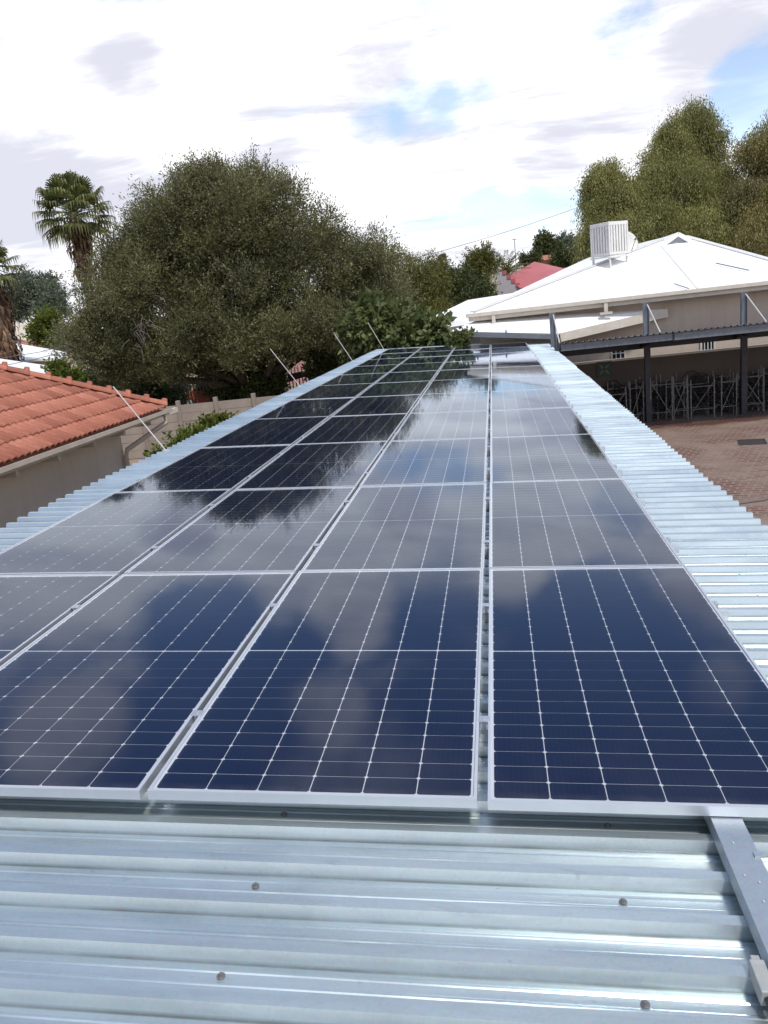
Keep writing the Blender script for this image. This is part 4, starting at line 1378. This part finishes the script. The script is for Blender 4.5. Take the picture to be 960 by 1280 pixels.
# mid-distance trees between the big tree and the white roof
tree('yellow_green_tree', 'tall yellow-green willowy tree beside the big dark tree', (-4.2, 44), [lobe(515, 345, 44, 30), lobe(535, 355, 44, 30), lobe(500, 375, 43, 34), lobe(535, 395, 43, 30), lobe(545, 335, 45, 22)],
     LM['yellow'], 2600, 12, 0.7, 0.5, 0.16, 0.05, 0.2)
tree('round_bush_tree', 'round dark green bushy tree behind the white roof wing', (-1.0, 47), [lobe(580, 370, 47, 32), lobe(556, 372, 46, 28), lobe(562, 352, 46, 22), lobe(600, 366, 47, 20), lobe(575, 390, 45, 28)], LM['dark'], 2200, 12, 0.6, 0.1, 0.17, 0.07, 0.2)
tree('slim_tree', 'slim olive-coloured tree rising above the round bushy tree', (-0.2, 56), [lobe(600, 322, 56, 17), lobe(612, 330, 56, 14), lobe(590, 336, 56, 15), lobe(596, 345, 56, 18)], LM['yellow'], 900, 12, 0.6, 0.1, 0.2, 0.07, 0.15)
tree('dark_tree', 'dark round tree above the red roof', (5.5, 110), [lobe(682, 305, 110, 12), lobe(690, 315, 110, 13), lobe(676, 314, 110, 10)], LM['dark'], 700, 12, 0.9, 0, 0.35, 0.16, 0.25)
tree('dark_tree', 'pale green tree behind the orange brick house', (11, 120), [lobe(707, 308, 120, 13), lobe(722, 312, 118, 12), lobe(712, 318, 118, 14)], LM['grey'], 700, 12, 0.9, 0, 0.38, 0.16, 0.25)
tree('low_tree', 'low rounded dark tree before the orange brick house', (6.5, 88), [lobe(702, 327, 88, 12), lobe(716, 330, 88, 10)], LM['dark'], 600, 12, 0.7, 0, 0.28, 0.12, 0.2)
tree('low_tree', 'spiky small tree left of the thin mast beyond the red roof', (1.5, 92), [lobe(655, 326, 92, 7), lobe(668, 325, 92, 8)], LM['dark'], 260, 12, 0.6, 0, 0.28, 0.10, 0.15)
# distant belt on the horizon: one far mass
dl = []
for k in range(30):
    X = -105 + k * 7.4 + random.uniform(-2, 2)
    Y = random.uniform(135, 175)
    hgt = random.uniform(4.0, 6.5)
    dl += [(X, Y, hgt * .55, hgt * .7, hgt * .5, hgt * .42), (X + 2.5, Y, hgt * .4, hgt * .6, hgt * .5, hgt * .36)]
pos, ld, l_, w_ = crown_leaves(dl, 5200, 10, 1.0, 0, 0.6, 0.3)
kp = pos[:, 2] > 0.02
tag(mobj('distant_woods', leaves_mesh('distant_woods', pos[kp], ld[kp], l_[kp], w_[kp], LM['dark']), None), 'far belt of small trees along the foot of the hillside', 'woods', None, 'stuff')

# pepper trees behind the white roof
P1 = [lobe(757, 222, 47, 30), lobe(745, 255, 46, 24), lobe(778, 245, 46, 32), lobe(755, 295, 45, 36), lobe(790, 290, 44, 32), lobe(800, 235, 47, 22)]
tree('pepper_tree', 'drooping olive-green pepper tree behind the cooler', (7.4, 47), P1, LM['pepper'], 11500, 12, 0.95, 1.25, 0.145, 0.047, 0.3, up=0.15, shell=0.42, clump=0.9)
P2 = [lobe(862, 152, 50, 32), lobe(838, 168, 49, 24), lobe(887, 165, 50, 26), lobe(815, 215, 48, 24), lobe(835, 190, 49, 36), lobe(880, 190, 50, 30), lobe(850, 235, 47, 48), lobe(890, 240, 47, 40), lobe(830, 275, 45, 36), lobe(880, 285, 44, 42), lobe(905, 300, 44, 36)]
tree('pepper_tree', 'tallest drooping pepper tree rising behind the roof gablet', (12.0, 49), P2, LM['pepper'], 16500, 12, 0.95, 1.25, 0.145, 0.047, 0.4, up=0.15, shell=0.42, clump=0.9)
P3 = [lobe(945, 185, 46, 32), lobe(985, 175, 46, 48), lobe(935, 245, 44, 34), lobe(965, 260, 43, 46), lobe(945, 300, 42, 34), lobe(1010, 250, 44, 60)]
tree('pepper_tree', 'brownish drooping pepper tree beside the tallest one', (16.5, 46), P3, leaf_mat('brownish pepper leaves', [(0.0, (0.15, 0.14, 0.045)), (0.5, (0.25, 0.225, 0.085)), (1.0, (0.35, 0.29, 0.14))], 0.45),
     12000, 12, 0.95, 1.25, 0.145, 0.047, 0.4, up=0.15, shell=0.42, clump=0.9)

# far-left trees
tree('grey_tree', 'hazy grey-green tree between the two palms', (at(45, 380, 75)[0], 75), [lobe(45, 365, 75, 30), lobe(25, 380, 75, 26), lobe(65, 385, 74, 26), lobe(10, 390, 74, 20)], LM['grey'], 2000, 12, 1.0, 0, 0.3, 0.12, 0.3)
tree('green_tree', 'bushy mid-green tree below the palm with the brown skirt', (at(62, 410, 48)[0], 48), [lobe(62, 405, 48, 18), lobe(50, 420, 48, 18), lobe(75, 425, 47, 18)], LM['bright'], 800, 12, 0.6, 0, 0.2, 0.09, 0.15)


# ---------------------------------------------------------------- palms
def frond_fan(dirv, pet, fan, nl, droopy, seed):
    """one costapalmate frond: petiole and a fan of drooping leaflets"""
    rg = np.random.default_rng(seed)
    d = np.array(dirv, float)
    d /= np.linalg.norm(d)
    side = np.cross(d, (0, 0, 1))
    side /= np.linalg.norm(side) + 1e-9
    upv = np.cross(side, d)
    hub = d * pet + np.array([0, 0, -0.08 * pet])
    m = MB()
    m.path([(0, 0, 0), tuple(hub * 0.5 + np.array([0, 0, .05])), tuple(hub)], [0.03, 0.022, 0.015], 4, False)
    for k in range(nl):
        a = (k / (nl - 1) - 0.5) * R(200)
        dl = d * math.cos(a) + side * math.sin(a) + upv * 0.10 * math.cos(a)
        dl /= np.linalg.norm(dl)
        ln = fan * (0.80 + 0.20 * math.cos(a)) * rg.uniform(0.9, 1.08)
        w = 0.050 * fan
        q_ = np.cross(dl, upv)
        q_ /= np.linalg.norm(q_)
        dr_ = np.array([0, 0, -1.0])
        p1 = hub + dl * ln * 0.40
        p2 = hub + dl * ln * 0.72 + dr_ * droopy * ln * 0.12
        p3 = hub + dl * ln * (1.0 - 0.25 * droopy) + dr_ * droopy * ln * rg.uniform(0.35, 0.75)
        m.add([hub, p1 + q_ * w, p2 + q_ * w * .7, p3, p2 - q_ * w * .7, p1 - q_ * w], [(0, 1, 5), (1, 2, 4, 5), (2, 3, 4)])
    return m


def fan_palm(label, base, zc, fan, pet, nf, skirt_len, trunk_r, lean=(0, 0), skirt_full=False, group=None):
    t = thing('fan_palm', label, 'palm tree', (base[0], base[1], 0), group=group)
    top = np.array([lean[0], lean[1], zc])
    tr = MB()
    ring = [(lean[0] * s, lean[1] * s, zc * s) for s in np.linspace(0, 1, 9)]
    tr.path(ring, [trunk_r * (1.35 - 0.5 * s) for s in np.linspace(0, 1, 9)], 10)
    obj('trunk', tr, M_['palm_trunk'], t, smooth=True)
    for k in range(nf):
        az = k * 2.399963 + random.uniform(-.2, .2)
        el = R(80) - (k / nf) ** 1.15 * R(118)
        dv_ = (math.cos(az) * math.cos(el), math.sin(az) * math.cos(el), math.sin(el))
        m = frond_fan(dv_, pet * random.uniform(.85, 1.1), fan * random.uniform(.9, 1.1), 20, 0.45 + 0.6 * k / nf, 1000 + k)
        obj('frond', m, LM['palm'], t, top)
    sk = MB()
    for k in range(int(90 * skirt_len) + 60):
        az = random.uniform(0, 6.283)
        z0 = -random.uniform(0.0, 1.0) * skirt_len
        r0 = trunk_r * 0.9
        ln = random.uniform(0.7, 1.4) * fan * 0.75
        o_ = np.array([math.cos(az), math.sin(az), 0])
        tn = np.array([-math.sin(az), math.cos(az), 0])
        a0 = top + o_ * r0 + np.array([0, 0, z0]) + np.array([0, 0, -.1])
        flare = random.uniform(0.15, 0.72) * (1.0 + z0 / skirt_len * 0.45)
        a1 = a0 + o_ * flare * fan * 0.9 + np.array([0, 0, -ln * .45])
        a2 = a0 + o_ * flare * fan * 0.8 + np.array([0, 0, -ln])
        w = random.uniform(0.05, 0.11)
        sk.add([a0, a1 + tn * w, a2, a1 - tn * w], [(0, 1, 2, 3)])
    obj('dead_skirt', sk, LM['dead'], t)
    return t


pb_ = at(92, 266, 45)
fan_palm('fan palm with brown skirt of dead fronds standing behind the big tree', (pb_[0], 45), pb_[2], 1.30, 1.45, 50, 3.0, 0.28)
pb_ = at(-14, 335, 32)
fan_palm('shaggy fan palm with thick brown trunk beside the far white roof', (pb_[0] - .1, 32), pb_[2], 0.9, 0.95, 30, 3.9, 0.46, (0.0, 0))
pb_ = at(553, 327, 105)
fan_palm('tiny far fan palm on the skyline above the round bushy tree', (pb_[0], 105), pb_[2], 0.8, 0.5, 22, 0.5, 0.2)
# date palm by the red roof
pb_ = at(633, 340, 62)
dp = thing('date_palm', 'feathery date palm beside the stepped grey gable', 'palm tree', (pb_[0], 62, 0))
obj('trunk', MB().path([(0, 0, 0), (0, 0, pb_[2] * .5), (0, 0, pb_[2])], [0.3, 0.24, 0.26], 9), M_['palm_trunk'], dp, smooth=True)
for k in range(26):
    az = k * 2.4
    el = R(75) - (k / 26) * R(70)
    d = np.array([math.cos(az) * math.cos(el), math.sin(az) * math.cos(el), math.sin(el)])
    side = np.cross(d, (0, 0, 1))
    side /= np.linalg.norm(side)
    pts = [np.array([0, 0, pb_[2]]) + d * s * 2.6 + np.array([0, 0, -0.75 * s * s * 1.2]) for s in np.linspace(0, 1, 8)]
    fm = MB().path(pts, [0.03, .028, .025, .022, .018, .014, .01, .006], 4, False)
    for i in range(1, 8):
        for sgn in (-1, 1):
            for hh in (0, .5):
                b0 = pts[i - 1] * (1 - hh) + pts[i] * hh
                tp = b0 + side * sgn * 0.42 * (1 - .08 * i) + d * .22 + np.array([0, 0, -.14])
                fm.add([b0, b0 * .5 + tp * .5 + d * .03, tp, b0 * .5 + tp * .5 - d * .03], [(0, 1, 2, 3)])
    obj('frond', fm, LM['palm'], dp)

# ---------------------------------------------------------------- cables and mast
def cable(label, pts, r):
    tag(obj('overhead_cable', MB().path(pts, r, 5), M_['wire']), label, 'cable')


pts = []
for x in np.linspace(440, 770, 16):
    y = 300 + (x - 600) * -0.30 - ((x - 600) / 120) ** 2 * 4.0
    if x < 560:
        y += 0
    pts.append(at(x, y, 58))
cable('thin overhead cable rising across the sky towards the pepper trees', pts, 0.018)
cable('lower dark cable slung over the far white roof', [at(-60, 466, 27), at(0, 458, 27), at(40, 450, 27), at(90, 437, 27)], 0.014)
cable('upper dark cable slung over the far white roof', [at(-60, 462, 26), at(0, 448, 27), at(50, 440, 27), at(90, 430, 27)], 0.012)
mt = at(645, 330, 85)
tag(obj('radio_mast', MB().path([(mt[0], 85, 0), (mt[0], 85, at(645, 298, 85)[2])], [0.07, 0.035], 6).path(
    [(mt[0] - .25, 85, at(645, 299, 85)[2]), (mt[0] + .25, 85, at(645, 299, 85)[2])], 0.03, 5), M_['grey_steel']), 'thin grey mast on the skyline beyond the red roof', 'mast')
